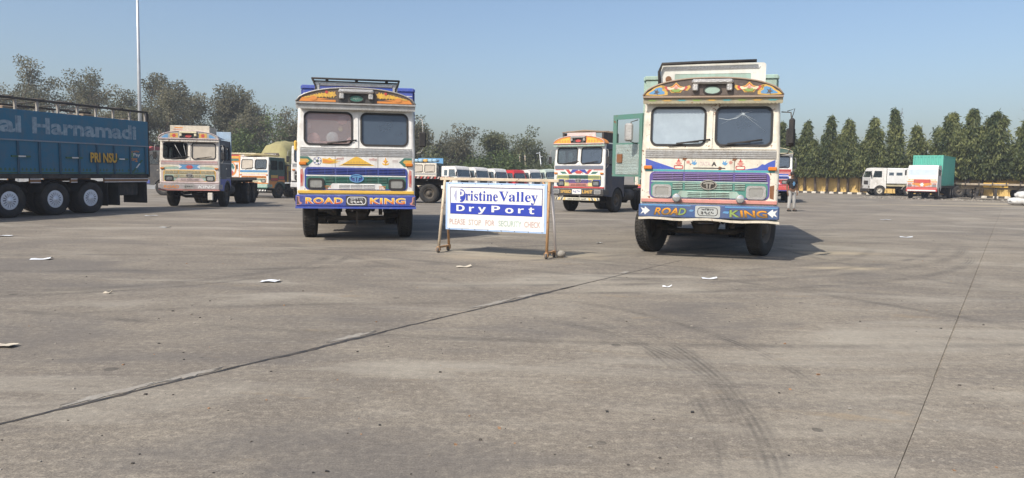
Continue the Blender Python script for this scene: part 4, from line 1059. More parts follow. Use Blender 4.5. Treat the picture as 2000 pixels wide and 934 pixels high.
# starred windscreen
cm = paint('glass_crack', (.42, .47, .50), .4, dirt=0); d = Decor('windscreen_crack', F, B)
hx, hz = .56, 2.585
for ang, ln in ((170, .10), (196, .16), (205, .46), (215, .12), (18, .22), (35, .17), (-28, .36), (-38, .52), (-60, .10), (-95, .09), (75, .07), (110, .14), (140, .06)):
    a = R(ang); e = (hx + ln * math.cos(a), hz + ln * math.sin(a)); e = (min(1.02, max(.13, e[0])), min(2.67, max(2.07, e[1]))); nx, ny = -math.sin(a) * .0022, math.cos(a) * .0022
    d.add([(hx + nx, hz + ny), (hx - nx, hz - ny), e], cm, 1)
d.add([(.14, 2.515), (.14, 2.508), (.30, 2.480), (.45, 2.508), (.56, 2.58), (.44, 2.515), (.30, 2.487)], cm, 1); d.star(hx, hz, .03, 7, cm, 2, .4)
ob = d.done(); ob.location.y = .012
cu = MB(); cu.box(-1.1, -.03, .62, .64, 1.95, 2.76); cu.build('cab_curtain', paint('pale_blue_cloth', (.42, .55, .66), .9, dirt=.25, bump=.4), B)
cu = MB(); cu.add([(-.86, .30, 2.0), (-.62, .30, 2.0), (-.68, .34, 2.22), (-.74, .36, 2.30), (-.78, .34, 2.2)], [(0, 1, 2, 3, 4)]); cu.build('hanging_cloth', c_white, B)
box_body(B, 2.62, 2.05, 8.2, 1.15, 3.42, c_mint, c_mint)
m = MB(); m.plate(rrect(0, 3.22, 1.84, .50, .05), [rrect(0, 3.15, 1.34, .28, .02)], lambda u, v, w: (u, .10 - w, v), -.05, 0, 0); m.box(-.92, -.87, .15, 1.6, 2.9, 3.44); m.box(.87, .92, .15, 1.6, 2.9, 3.44); m.box(-.869, .869, .15, 1.6, 3.40, 3.43); rb = m.build('roof_box', paint('box_white', (.68, .68, .62), .5, dirt=.3, rust=.12), B)
m = MB(); m.box(-.669, .669, .105, .13, 3.011, 3.289); m.build('box_front', c_mint, rb)
for k in range(26):
    if k == 0: q = MB(); q.box(-.03, .015, -.012, 0, -.02, .02, bev=.004, T=lambda a, b, c: (a + c * .6, b, c)); o_ = q.build('bead', c_white, rb); dm = o_.data
    else: o_ = link('bead', dm, rb)
    o_.location = (-.80 + k * .064, .10, 3.39)
m = MB(); m.tube([(-.93, .02, 3.0), (-.95, .04, 3.33), (-.90, .03, 3.46), (-.3, .02, 3.475), (.75, .02, 3.49)], .028, 6); m.build('box_gasket', BLACK, rb)
m = MB(); m.tube([(-.78, .06, 3.20), (-.78, .10, 3.20)], .055, 12); m.tube([(-.78, .05, 3.20), (-.78, .06, 3.20)], .03, 10); m.build('box_lamp', paint('rust_patch', 0), rb)
# the open door, hinged at its front edge
ha = R(-50); hp = Vector((-1.225, .24, 0))
def DR(u, v, w):
    # u runs from the hinge to the free edge, w points to the outer face of the door
    dx, dy = math.sin(ha), math.cos(ha)
    return (hp.x + u * dx - w * dy, hp.y + u * dy + w * dx, v)
gfr = paint('door_green', (.09, .21, .17), .5, dirt=.3, rust=.22); chk = paint('chequer_plate', (.40, .47, .44), .45, .5, dirt=.4, rust=.2, bump=.8, scale=9)
m = MB(); m.plate([(.02, 1.46), (.80, 1.46), (.80, 2.62), (.02, 2.62)], [[(.10, 2.09), (.70, 2.09), (.70, 2.53), (.10, 2.53)]], DR, -.03, .0); do = m.build('open_door', gfr, B)
m = MB(); m.plate([(.08, 1.50), (.70, 1.50), (.70, 2.06), (.08, 2.06)], [], DR, .0005, .008); m.build('door_panel', chk, do)
for k in range(12):
    for j in range(9):
        if k + j == 0: q = MB(); q.box(-.016, .016, -.006, 0, -.005, .005, T=lambda a, b, c: (a * math.sin(ha) - (.008 - b) * math.cos(ha), a * math.cos(ha) + (.008 - b) * math.sin(ha), c + a * .7)); ck = q.build('chequer', chk, do); cd_ = ck.data
        else: ck = link('chequer', cd_, do)
        ck.location = (hp.x + (.12 + k * .048) * math.sin(ha), hp.y + (.12 + k * .048) * math.cos(ha), 1.54 + j * .06)
m = MB(); m.plate(rrect(.58, 1.80, .14, .16, .02), [], DR, .009, .03); m.build('door_lock', paint('rust_patch', 0), do)
m = MB(); m.tube([DR(.12, 2.5, .02), DR(.10, 2.45, .22), DR(.10, 2.10, .22), DR(.12, 2.06, .02)], .010, 5); ar = m.build('mirror_arm', RIM, do)
m = MB(); m.box(-.08, .08, -.03, .03, 2.10, 2.43, bev=.03, T=lambda a, b, c: (DR(.13, c, .24)[0] + a, DR(.13, c, .24)[1] + b, c)); m.build('mirror', TIN, ar)
m = MB(); m.tube([(1.30, -.02, 2.62), (1.42, -.05, 2.66), (1.38, -.03, 2.5)], .008, 5); m.box(1.33, 1.43, -.12, -.04, 2.05, 2.50, bev=.03); m.build('rear_mirror', BLACK, B)

# ================================================================== sign on castors
SG = thing('sign_stand', 'rusty castor stand with white and blue security check board between the lorries', 'sign', -.30, 13.55, R(-21.9), span=2)
rustpost = paint('rusty_cream_post', (.56, .46, .33), .6, dirt=.45, rust=.30, scale=5)
orpost = paint('rusty_post', (.42, .24, .11), .7, dirt=.4, rust=.45, scale=5)
whpost = paint('white_post', (.66, .62, .60), .5, dirt=.35, rust=.08, scale=5)
m = MB(); m.box(-1.14, 1.20, -.028, .028, 1.345, 1.40, bev=.008); m.build('top_bar', rustpost, SG)
for s, ma, mb_ in ((-1, rustpost, orpost), (1, orpost, whpost)):
    m = MB(); m.tube([(s * 1.065, -.20, .11), (s * 1.03, -.035, 1.345)], .026, 8); m.build('front_leg', ma, SG)
    m = MB(); m.tube([(s * 1.065 + (.02 if s > 0 else 0), .22, .11), (s * 1.05, .035, 1.345)], .024, 8); m.build('rear_leg', mb_, SG)
    m = MB(); m.box(s * 1.04, s * 1.09, -.24, .26, .085, .118, bev=.005); m.build('foot_bar', orpost, SG)
    m = MB(); m.tube([(s * 1.04, -.03, 1.19), (s * .90, -.02, 1.345)], .018, 6); m.build('brace', ma, SG)
    for yy in (-.20, .21):
        q = MB(); q.lathe([(0, -.022), (.04, -.022), (.052, -.015), (.054, 0), (.052, .015), (.04, .022), (0, .022)], 16, T=lambda x, y, z, s=s, yy=yy: (s * 1.065 + x, yy - .02 + y, .054 + z)); cs_ = q.build('castor', paint('castor_grey', (.10, .09, .085), .8, dirt=.5), SG)
        q = MB()
        for w_ in (-.032, .032): q.box(s * 1.065 + w_ - .004, s * 1.065 + w_ + .004, yy - .045, yy + .02, .04, .10)
        q.box(s * 1.065 - .036, s * 1.065 + .036, yy - .05, yy + .04, .072, .084) if False else None
        q.build('fork', orpost, cs_)
def SF(u, v, w): return (u, -.060 - w, v)
u0, u1, v0, v1 = -1.0, 1.0, .43, 1.31
def SU(a): return u0 + (u1 - u0) * a
def SV(b): return v1 - (v1 - v0) * b
bd = paint('board_white', (.76, .75, .72), .45, dirt=.34, dent=.25); bdb = paint('board_blue_edge', (.36, .50, .72), .5, dirt=.15); inkb = paint('ink_blue', (.018, .045, .36), .4, dirt=.08); inkn = paint('ink_navy', (.012, .022, .16), .4, dirt=.05)
m = MB(); m.box(u0, u1, -.058, -.036, v0, v1, bev=.004); pn = m.build('board', bdb, SG)
d = Decor('face', SF, pn); d.rect(SU(.022), SU(.976), SV(.965), SV(.035), bd, 1); d.done()
d = Decor('print', SF, pn)
d.add([(SU(.05), SV(.66)), (SU(.96), SV(.66)), (SU(.96), SV(.09)), (SU(.05), SV(.09))], inkn, 2, [[(SU(.056), SV(.44)), (SU(.954), SV(.44)), (SU(.954), SV(.105)), (SU(.056), SV(.105))]])
d.rect(SU(.051), SU(.959), SV(.655), SV(.43), inkb, 2.6)
d.add(ell(SU(.163), SV(.275), .088, .118, 24), inkb, 2)
for k in range(11): d.rect(SU(.088) + abs(k - 5) * .006, SU(.135), SV(.375 - k * .02) - .0035, SV(.375 - k * .02) + .0035, inkb, 2)
d.add([(SU(.118), SV(.40)), (SU(.150), SV(.40)), (SU(.150), SV(.15)), (SU(.118), SV(.15))], bd, 2.4)
d.done()
def mb_text(s, base_u, base_l): return ''.join(chr(base_u + ord(c) - 65) if c.isupper() else chr(base_l + ord(c) - 97) if c.islower() else c for c in s)
SERIF = lambda s: mb_text(s, 0x1D400, 0x1D41A); SANS = lambda s: mb_text(s, 0x1D5D4, 0x1D5EE)
text(SERIF('P'), (SU(.118), SU(.192), SV(.375), SV(.165)), SF, bd, pn, off=.009, bold=.02)
text(SERIF('ristine'), (SU(.205), SU(.530), SV(.375), SV(.165)), SF, inkb, pn, off=.008)
text(SERIF('Valley'), (SU(.540), SU(.915), SV(.425), SV(.165)), SF, inkb, pn, off=.008)
for ch, a, b, vlo, vhi in (('D', .115, .20, .60, .47), ('r', .245, .295, .60, .50), ('y', .335, .415, .645, .50), ('P', .47, .555, .60, .465), ('o', .605, .685, .61, .50), ('r', .73, .785, .60, .50), ('t', .83, .885, .61, .475)):
    text(SANS(ch), (SU(a), SU(b), SV(vlo), SV(vhi)), SF, bd, pn, off=.011)
for wd, a, b, mt in (('PLEASE', .045, .205, '1'), ('STOP', .24, .365, '2'), ('FOR', .41, .50, '1'), ('SECURITY', .54, .765, '3'), ('CHECK', .79, .945, '1')):
    text(wd, (SU(a), SU(b), SV(.885), SV(.765)), SF, {'1': paint('faded_red', (.50, .36, .33), .6, dirt=.2), '2': paint('faded_brown', (.46, .38, .33), .6, dirt=.2), '3': paint('faded_green', (.34, .44, .38), .6, dirt=.2)}[mt], pn, off=.007, bold=.012)
for k in range(8):
    for zz in (v0 + .018, v1 - .018):
        q = MB(); q.lathe([(0, 0), (.008, .0), (.006, .006), (0, .007)], 8, T=lambda x, y, z, k=k, zz=zz: (-.92 + k * .263 + y, -.060 - x, zz + z)); q.build('rivet', DARK, pn)
stn = thing('stone', 'pale stone wedged at the right rear castor of the sign', 'stone', .875, 13.28, .4, span=1)
m = MB(); rs = np.random.RandomState(8); V = []; n1, n2 = 7, 12
for i in range(n1):
    for j in range(n2):
        a = math.pi * i / (n1 - 1); b = 2 * math.pi * j / n2; r = .085 * (1 + .13 * math.sin(3 * b + i)); V.append((r * 1.15 * math.sin(a) * math.cos(b), r * math.sin(a) * math.sin(b), .062 - .07 * math.cos(a)))
m.add(V, [(i * n2 + j, i * n2 + (j + 1) % n2, (i + 1) * n2 + (j + 1) % n2, (i + 1) * n2 + j) for i in range(n1 - 1) for j in range(n2)], 0, True); m.build('rock', mortar, stn)

# ================================================================== long blue lorry at the left edge
BL, gl_, bl_, pl_ = lorry('lorry', 'long dark blue high sided lorry with large faded lettering and silver hubcaps', -17.10, 15.41, -15, dict(tall=.965, 
    cab=c_royal, side=c_royal, bumper=c_black, L=11.4, axles=(6.24, 7.77, 9.11), rim='cover', crown_c=c_royal))
lb = paint('lorry_blue', (.016, .135, .225), .55, dirt=.30, rust=.05); lbd = paint('lorry_blue_dark', (.010, .075, .13), .6, dirt=.4)
yB0, yB1 = 2.1, 11.62
m = MB(); m.box(-1.25, 1.25, yB0, yB1, 1.16, 1.30); m.build('load_bed', DARK, BL)
def BS(u, v, w): return (1.27 + w, 8.44 + u, v)
for s in (-1, 1):
    m = MB(); m.box(s * 1.20, s * 1.27, yB0, yB1, 1.302, 2.30, bev=.006); lo_ = m.build('side_board', lb, BL)
    m = MB(); m.box(s * 1.20, s * 1.285, yB0, yB1, 2.302, 3.20, bev=.006); m.build('upper_board', lb, BL)
    m = MB(); m.box(s * 1.286, s * 1.30, yB0, yB1, 2.285, 2.325); m.build('seam_rail', paint('seam_grey', (.22, .27, .31), .6, dirt=.4), BL)
    rb_ = None
    for k in range(14):
        yy = yB0 + .15 + k * .71
        if rb_ is None: q = MB(); q.box(0, .035, -.035, .035, 1.31, 2.28, bev=.006); r_ = q.build('rib', lbd, lo_); rb_ = r_.data
        else: r_ = link('rib', rb_, lo_)
        r_.location = (1.27 if s > 0 else -1.305, yy, 0)
    for k in range(14):
        yy = yB0 + .1 + k * .72
        q = MB(); q.box(s * 1.20, s * 1.26, yy - .03, yy + .03, 3.2, 3.50); q.build('stake', paint('stake_pale', (.34, .31, .27), .8, dirt=.5), BL)
    q = MB(); q.box(s * 1.19, s * 1.27, yB0, yB1 + .04, 3.50, 3.57, bev=.01); q.build('top_rail', DARK, BL)
m = MB(); m.box(-1.19, 1.19, yB1 - .06, yB1, 1.302, 3.2); m.box(-1.24, -1.19, yB1, yB1 + .06, 1.2, 3.57); m.box(1.19, 1.275, yB1 + .002, yB1 + .06, 1.2, 3.499); m.build('tailgate', DARK, BL)
m = MB(); m.box(-1.19, 1.19, yB0, yB0 + .06, 1.302, 3.4); m.build('headboard', lb, BL)
# load under the rails: planks and sacking
lrs = random.Random(4); wdm = paint('load_timber', (.27, .20, .14), .9, dirt=.4)
for k in range(16):
    x0 = -1.1 + lrs.random() * .2; y0 = yB0 + .2 + k * .56; z0 = 3.02 + lrs.random() * .12
    q = MB(); q.box(-1.12, 1.12, y0, y0 + .5, z0, z0 + .12 + lrs.random() * .08, bev=.02); q.build('load_plank', wdm, BL)
for k in range(9):
    y0 = yB0 + .4 + k * 1.02; q = MB(); q.tube([(-1.22, y0, 3.59), (0, y0 + .2, 3.66 + .03 * lrs.random()), (1.22, y0 - .1, 3.59)], .022, 5); q.build('load_pole', DARK, BL)
wornw = paint('worn_lettering', (.30, .38, .42), .7, dirt=.75, dirtcol=(.03, .09, .15), scale=7)
text('Harnamadi', (-1.44, 2.62, 2.52, 3.02), lambda u, v, w: BS(u, v, w + .015), wornw, BL, bold=.035); text('ual', (-3.05, -1.80, 2.52, 3.02), lambda u, v, w: BS(u, v, w + .015), wornw, BL, bold=.035)
text('PRI NSU', (.62, 1.72, 1.68, 2.02), lambda u, v, w: BS(u + .02, v - .02, w + .037), c_black, BL, bold=.05); text('PRI NSU', (.61, 1.70, 1.69, 2.02), lambda u, v, w: BS(u, v, w + .037), paint('lettering_ochre', (.62, .36, .04), .5, dirt=.3), BL, off=.008, bold=.035)
text('Pay', (2.48, 2.78, 1.90, 2.05), lambda u, v, w: BS(u, v, w + .004), c_white, BL, bold=.02); text('सुनिल', (2.30, 2.76, 2.06, 2.14), lambda u, v, w: BS(u, v, w + .004), c_oran, BL, bold=.02); text('30', (2.30, 2.47, 1.88, 2.06), lambda u, v, w: BS(u, v, w + .004), c_lgreen, BL, bold=.03); text('रामु', (2.33, 2.66, 1.74, 1.87), lambda u, v, w: BS(u, v, w + .004), c_oran, BL, bold=.02)
d = Decor('painted_motif', BS, BL)
gdk = paint('leaf_row', (.035, .12, .06), .6, dirt=.3)
for k in range(60):
    u = -5.2 + k * .135; d.add([(u, 1.40), (u + .05, 1.40), (u + .06, 1.44), (u + .025, 1.49), (u - .01, 1.44)], gdk, 1) if abs((k % 5) - 4) > .5 else None
d.rect(-6, 3.1, 1.32, 1.36, gdk, 1); d.done()
for u in (-1.85, .0, 1.90):
    q = MB(); q.box(0, 1, 0, 1, 0, 1, T=lambda a, b, c, u=u: BS(u - .3 + a * .6, 1.80 + c * .05, b * .045)); bb_ = q.build('side_rail', gdk, BL); q = MB(); q.box(0, 1, 0, 1, 0, 1, T=lambda a, b, c, u=u: BS(u - .1 + a * .24, 1.805 + c * .04, .046 + b * .006)); q.build('reflector', c_white, bb_)
q = MB(); q.plate([(2.35, 1.32), (2.42, 1.32), (2.92, 1.82), (2.85, 1.82)], [], BS, 0, .014); st_ = q.build('diagonal_stay', gdk, BL); q = MB(); q.plate([(2.56, 1.53), (2.62, 1.52), (2.78, 1.68), (2.72, 1.69)], [], BS, .0145, .018); q.build('reflector', c_white, st_)
for s in (-1, 1):   # tape strip with cut-outs above the wheels
    for a, b in ((-6.0, -2.85), (-1.55, -1.2), (-.12, .12), (1.2, 3.14)):
        q = MB(); q.box(s * 1.20, s * 1.262, 8.44 + a, 8.44 + b, 1.02, 1.158); sk = q.build('side_guard', paint('guard_brown', (.26, .13, .05), .6, dirt=.35), BL)
        dc = Decor('tape', lambda u, v, w, s=s: (s * (1.262 + w), u, v), sk); dc.rect(8.44 + a, 8.44 + b, 1.13, 1.155, c_white, 1); dc.rect(8.44 + a, 8.44 + b, 1.025, 1.05, c_white, 1); dc.done()
for yy in (6.24, 7.77, 9.11):
    q = MB(); q.lathe([(.58, -.27), (.60, -.27), (.60, .27), (.58, .27)], 24, T=lambda x, y, z, yy=yy: (.98 + x, yy + z, .55 + y * 1.0) if True else None); V_ = [i for i, p in enumerate(q.v)]
    q2 = MB(); pts = [(yy + .60 * math.cos(a), .52 + .60 * math.sin(a)) for a in np.linspace(.35, math.pi - .35, 15)]
    q2.add([(x_, p[0], p[1]) for p in pts for x_ in (.70, 1.26)], [(2 * i, 2 * i + 1, 2 * i + 3, 2 * i + 2) for i in range(14)], 0, True); q2.build('mudguard', BLACK, BL)
q = MB(); q.box(.40, 1.24, 10.25, 10.30, .22, 1.01); q.build('mudflap', BLACK, BL); q = MB(); q.box(.30, 1.25, 11.48, 11.54, .26, 1.15); q.build('mudflap', BLACK, BL)
q = MB(); q.box(.3, 1.1, 10.4, 11.3, .55, 1.0, bev=.03); q.build('tool_box', DARK, BL)

# ================================================================== other painted lorries
def cheap_front(t, bumper, motif, words=None, wcol=c_white, plate=None, seed=1, BMf=BM):
    """loose painted ornaments across the nose"""
    r = random.Random(seed); d = Decor('painted_motif', F, t)
    for u0_, u1_, v0_, v1_, mm_ in motif: d.rect(u0_, u1_, v0_, v1_, mm_, 1 + r.random())
    d.done()
    for w_, bb in (words or []): text(w_, bb, BMf, wcol, bumper, off=.005, bold=.03)
C, gC, bC, pC = lorry('lorry', 'faded cream flatbed lorry with missing left windscreen and painted roof board', -12.55, 28.9, 7, dict(sc=.92, 
    cab=OLDWHITE, side=paint('cab_dark_side', (.06, .07, .085), .6, dirt=.5), bumper=paint('bumper_pale', (.42, .38, .38), .5, dirt=.55, rust=.2), lip=c_pink, strip=c_lilac, gr_top=c_gold, gr_low=c_mint, gr_mid=c_cream, gr_vent=c_lilac, sl_top=c_cream, sl_low=c_cream, emblem=TIN,
    band=c_lilac, crown_c=TIN, crown_trim=c_lilac, valance=OLDWHITE, niche=c_black, medal=c_red, hood=c_cream, glass=(None, G_DUST), L=7.2, axles=(5.2, 6.5), plate=TIN, door=paint('cab_dark_door', (.10, .11, .12), .6, dirt=.5), doorpanel=None))
d = Decor('painted_motif', F, C)
d.rect(-1.13, 1.13, 1.60, 1.70, c_mint, 1).rect(-.43, .43, 1.60, 1.79, c_lblue, 2).star(0, 1.69, .17, 6, c_red, 3, .75, .09).add([(-.43, 1.79), (-.3, 1.70), (-.43, 1.62)], c_white, 3).add([(.43, 1.79), (.3, 1.70), (.43, 1.62)], c_white, 3)
for s in (-1, 1): d.add([(s * .5, 1.72), (s * 1.1, 1.66), (s * .9, 1.77)], c_cream, 2); d.add([(s * 1.13, 1.1), (s * 1.07, 1.1), (s * 1.07, 1.5), (s * 1.13, 1.5)], c_lilac, 1); d.rect(s * .46, s * .62, 1.10, 1.2, c_pink, 2)
d.rect(-1.1, 1.1, 1.905, 1.925, c_pink, 6); d.done()
d = Decor('painted_panel', SD(1), C); d.add([(.08, .72), (.64, .70), (.74, .90), (.95, 1.09), (1.25, 1.16), (1.55, 1.09), (1.78, .90), (1.84, .80), (1.84, 1.22), (.08, 1.22)], c_royal, 1).rect(.1, 1.84, 1.24, 1.27, TIN, 1).rect(.12, 1.82, 1.86, 1.90, TIN, 4); d.done()
text('ROAD', (-1.02, -.40, .80, .92), BM, c_oran, bC, bold=.03, shear=.2); text('KING', (.36, 1.08, .80, .93), BM, c_white, bC, bold=.04, shear=.2); text('८२७५', (-.17, .17, .82, .91), PB, c_black, pC, bold=.03)
d = Decor('painted_motif', K, C)
for s in (-1, 1):
    d.add([(s * 1.1, 2.90), (s * .82, 2.90), (s * .82, 3.06), (s * .95, 3.02)], c_lblue, 1).rect(s * .42, s * .74, 2.91, 3.10, c_gold, 1).star(s * .58, 3.0, .10, 6, c_red, 2, .6)
d.done()
m = MB(); m.box(-.80, .80, .14, .20, 2.95, 3.43, bev=.01); m.box(-.80, -.74, .2, 1.2, 2.95, 3.38); m.box(.74, .80, .2, 1.2, 2.95, 3.38); rb = m.build('roof_board', paint('board_faded', (.60, .53, .42), .7, dirt=.5, rust=.22), C)
d = Decor('painted_motif', lambda u, v, w: (u, .14 - w, v), rb); d.rect(-.62, -.28, 3.32, 3.36, c_oran, 1).rect(-.6, .5, 3.14, 3.17, c_lilac, 1).rect(-.66, -.3, 3.24, 3.27, c_pink, 1); d.done()
for s, pts in ((-1, [(-.35, -.13, 2.0), (-.62, -.14, 2.9)]), (1, [(-.20, -.13, 1.98), (-.34, -.14, 2.9)])):
    q = MB(); q.tube([F(-.30 if s < 0 else -.12, 2.08, .01), F(-.62 if s < 0 else -.25, 2.66, .01)], .008, 4); q.build('cord', c_white, C)
flat_body(C, 2.42, 2.05, 7.2, 1.28, paint('deck_dusty', (.20, .18, .15), .85, dirt=.5))
m = MB(); m.box(-1.2, 1.2, 2.05, 2.12, 1.285, 3.30, bev=.01); m.build('headboard', paint('head_pale_blue', (.34, .45, .55), .6, dirt=.4, rust=.1), C)
q = MB(); V = []
for i in range(9):
    for j in range(9): V.append((-.9 + i * .24, .7 + j * .15, 2.955 + .32 * math.sin(math.pi * i / 8) * math.sin(math.pi * j / 8) * (.8 + .3 * math.sin(i * 2 + j))))
q.add(V, [(i * 9 + j, i * 9 + j + 1, i * 9 + j + 10, i * 9 + j + 9) for i in range(8) for j in range(8)], 0, True); q.build('roof_bundle', paint('blue_sheet', (.06, .12, .22), .6, dirt=.5), C)
q = MB(); q.box(.75, .95, -.13, -.02, .30, .62, bev=.02); q.build('hanging_flap', OLDWHITE, C)

FL, gF, bF, pF = lorry('lorry', 'white lorry with yellow nose panels, red chevrons and black yellow striped bar', 2.62, 29.7, -34, dict(sc=.95, 
    cab=WHITE, side=paint('cab_navy_side', (.03, .04, .07), .5, dirt=.4), bumper=c_black, lip=c_black, strip=c_red, gr_top=c_dgreen, gr_low=c_blue, gr_mid=c_white, gr_vent=c_pink, sl_top=c_green, sl_low=c_mauve, emblem=TIN, band=paint('band_grey', (.20, .22, .27), .5, dirt=.3),
    crown_c=c_oran, crown_trim=c_lilac, valance=c_mint, niche=c_black, medal=c_red, hood=TIN, glass=(G_CLEAR, G_DARK), L=5.0, axles=(4.2,), plate=c_white, seat=c_brown, rim='rim'))
d = Decor('painted_motif', F, FL)
for s in (-1, 1):
    d.rect(s * .46, s * 1.02, 1.38, 1.56, c_ygrn, 6.2).rect(s * .46, s * .68, 1.10, 1.40, c_ygrn, 6); d.add([(s * .30, 1.60), (s * .46, 1.60), (s * .64, 1.79), (s * .48, 1.79)], c_red, 1).add([(s * .46, 1.60), (s * .30, 1.79), (s * .0, 1.79), (s * .12, 1.70)], c_blue, 1).add([(s * .56, 1.61), (s * .80, 1.61), (s * .92, 1.70), (s * .66, 1.70)], c_green, 1).rect(s * .7, s * 1.12, 1.76, 1.79, c_red, 1)
d.star(0, 1.68, .2, 6, c_red, 2, .8, .08); d.done()
d = Decor('painted_motif', K, FL)
for s in (-1, 1): d.add([(s * .42, 2.91), (s * 1.05, 2.91), (s * .8, 3.06), (s * .42, 3.12)], c_yel, 1); [d.oval(s * (.5 + k * .13), 2.97, .04, .05, c_oran, 2, 10) for k in range(4)]
d.done()
text('श्री गणेशाय नमः जय माता दी', (-1.1, 1.1, 2.79, 2.85), lambda u, v, w: (u, -.061 - w, v), c_pink, FL, bold=.02)
text('SPEED', (-.78, -.26, .80, .93), BM, c_gold, bF, bold=.03); text('LIMIT', (.26, .74, .80, .93), BM, c_gold, bF, bold=.03); text('५८१५', (-.17, .17, .81, .92), PB, c_blue, pF, bold=.03)
for s in (-1, 1):
    q = MB(); q.plate(rrect(s * .98, .865, .30, .19, .04), [], BM, .001, .03); lm = q.build('bumper_lamp', TIN, FL); q = MB(); q.plate(rrect(s * .98, .865, .23, .13, .03), [], BM, .031, .038); q.build('lamp_lens', LENS, lm)
q = MB(); q.box(-1.05, 1.05, -.12, -.06, .50, .62, bev=.01); br = q.build('lower_bar', paint('bar_pale', (.60, .57, .45), .6, dirt=.3), FL)
d = Decor('stripes', lambda u, v, w: (u, -.12 - w, v), br)
for s in (-1, 1):
    for k in range(4): d.add([(s * 1.04 - s * k * .13, .505), (s * .98 - s * k * .13, .505), (s * .93 - s * k * .13, .615), (s * .99 - s * k * .13, .615)], c_black if k % 2 == 0 else c_yel, 1)
d.done(); text('जय बजरंग बली', (-.45, .45, .525, .60), lambda u, v, w: (u, -.12 - w, v), c_black, br, bold=.02)
for u in (-.9, .9): q = MB(); q.tube([(u, -.09, .62), (u, -.08, .76)], .02, 5); q.build('bar_hanger', DARK, FL)
m = MB(); m.box(-.68, .68, .16, .20, 2.95, 3.33, bev=.01); rb = m.build('roof_board', c_lilac, FL); text('जय माता दी', (-.5, .5, 3.1, 3.25), lambda u, v, w: (u, .16 - w, v), c_pink, rb)
for k in range(10):
    q = MB(); q.tube([(-1.0 + .1 * (k % 3), .3 + k * .12, 3.36 + .02 * (k % 4)), (0, .3 + k * .14, 3.42 + .03 * (k % 2)), (1.05, .4 + k * .12, 3.35 + .02 * (k % 3))], .022, 5); q.build('roof_stick', wdm, FL)
for s in (-1, 1): m = MB(); m.box(s * .9, s * .98, .3, 1.7, 2.94, 3.34); m.build('roof_rack', DARK, FL)
q = MB(); q.box(-.5, .5, 1.95, 4.9, 1.02, 1.16, bev=.03); q.build('fifth_wheel_deck', DARK, FL)
q = MB(); q.box(-1.15, 1.15, 1.9, 1.96, 1.1, 2.9); q.build('headboard', c_dgreen, FL)

Dl, gD, bD, pD = lorry('lorry', 'white nosed lorry with dark green cab side and olive tarpaulin load', -15.6, 44.8, -19, dict(sc=.86, 
    cab=WHITE, side=c_dgreen, bumper=c_mint, lip=c_green, strip=c_oran, gr_top=c_oran, gr_low=c_mint, gr_mid=c_cream, gr_vent=c_cream, band=c_lblue, crown=False, glass=(G_DUST, G_CLEAR), L=7.2, axles=(5.4,), door=c_dgreen, doorpanel=(c_red, c_gold, c_dgreen)))
d = Decor('painted_motif', SD(1), Dl); d.add([(.1, .72), (.62, .72), (.75, .98), (1.0, 1.16), (1.5, 1.18), (1.84, 1.1), (1.84, 1.30), (.1, 1.30)], c_oran, 1).rect(1.15, 1.8, 1.34, 1.55, c_red, 1); d.done()
d = Decor('painted_motif', F, Dl); d.rect(-1.1, 1.1, 1.60, 1.70, c_lilac, 1).rect(-1.1, 1.1, 1.70, 1.78, c_cream, 1); d.done()
q = MB(); q.box(-1.1, 1.1, -.14, -.10, .50, .60); br = q.build('lower_bar', c_white, Dl); d = Decor('stripes', lambda u, v, w: (u, -.14 - w, v), br)
for k in range(9): d.add([(-1.05 + k * .24, .505), (-.93 + k * .24, .505), (-.87 + k * .24, .595), (-.99 + k * .24, .595)], c_black, 1)
d.done()
for u in (-.8, .8): q = MB(); q.box(u - .03, u + .03, -.10, -.05, .55, .78); q.build('bar_hanger', DARK, Dl)
for k in range(7):
    q = MB(); q.tube([(-1.0, .3 + k * .18, 2.98), (0, .3 + k * .2, 3.06 + .05 * (k % 2)), (1.0, .35 + k * .18, 2.98)], .05, 6); q.build('roof_bundle', paint('straw_bundle', (.32, .26, .13), .9, dirt=.4), Dl)
q = MB(); q.plate([(-.5, 2.98), (.9, 2.98), (.8, 3.22), (-.4, 3.22)], [], lambda u, v, w: (u, 1.70 - w, v), -.04, 0); nb2 = q.build('name_board', c_brown, Dl); text('हनुमान', (-.2, .6, 3.04, 3.16), lambda u, v, w: (u, 1.70 - w, v), c_white, nb2)
tarp = paint('olive_tarpaulin', (.30, .27, .12), .8, dirt=.4, bump=.6, scale=2.5)
box_body(Dl, 2.4, 2.0, 7.0, 1.15, 2.3, c_brown, c_gold)
q = MB(); V = []; nx, ny = 13, 19
for i in range(nx):
    for j in range(ny):
        a = -1 + 2 * i / (nx - 1); b = j / (ny - 1)
        z = 2.42 + 1.75 * (1 - abs(a) ** 3) ** .7 * (.62 + .38 * math.sin(math.pi * min(1, b * 1.1 + .12))) + .05 * math.sin(i * 2.1 + j * 1.3); V.append((a * 1.3, 1.95 + b * 5.1, z if 0 < i < nx - 1 and 0 < j < ny - 1 else 1.9 + .08 * math.sin(j + i)))
q.add(V, [(i * ny + j, i * ny + j + 1, (i + 1) * ny + j + 1, (i + 1) * ny + j) for i in range(nx - 1) for j in range(ny - 1)], 0, True); q.build('tarpaulin', tarp, Dl)

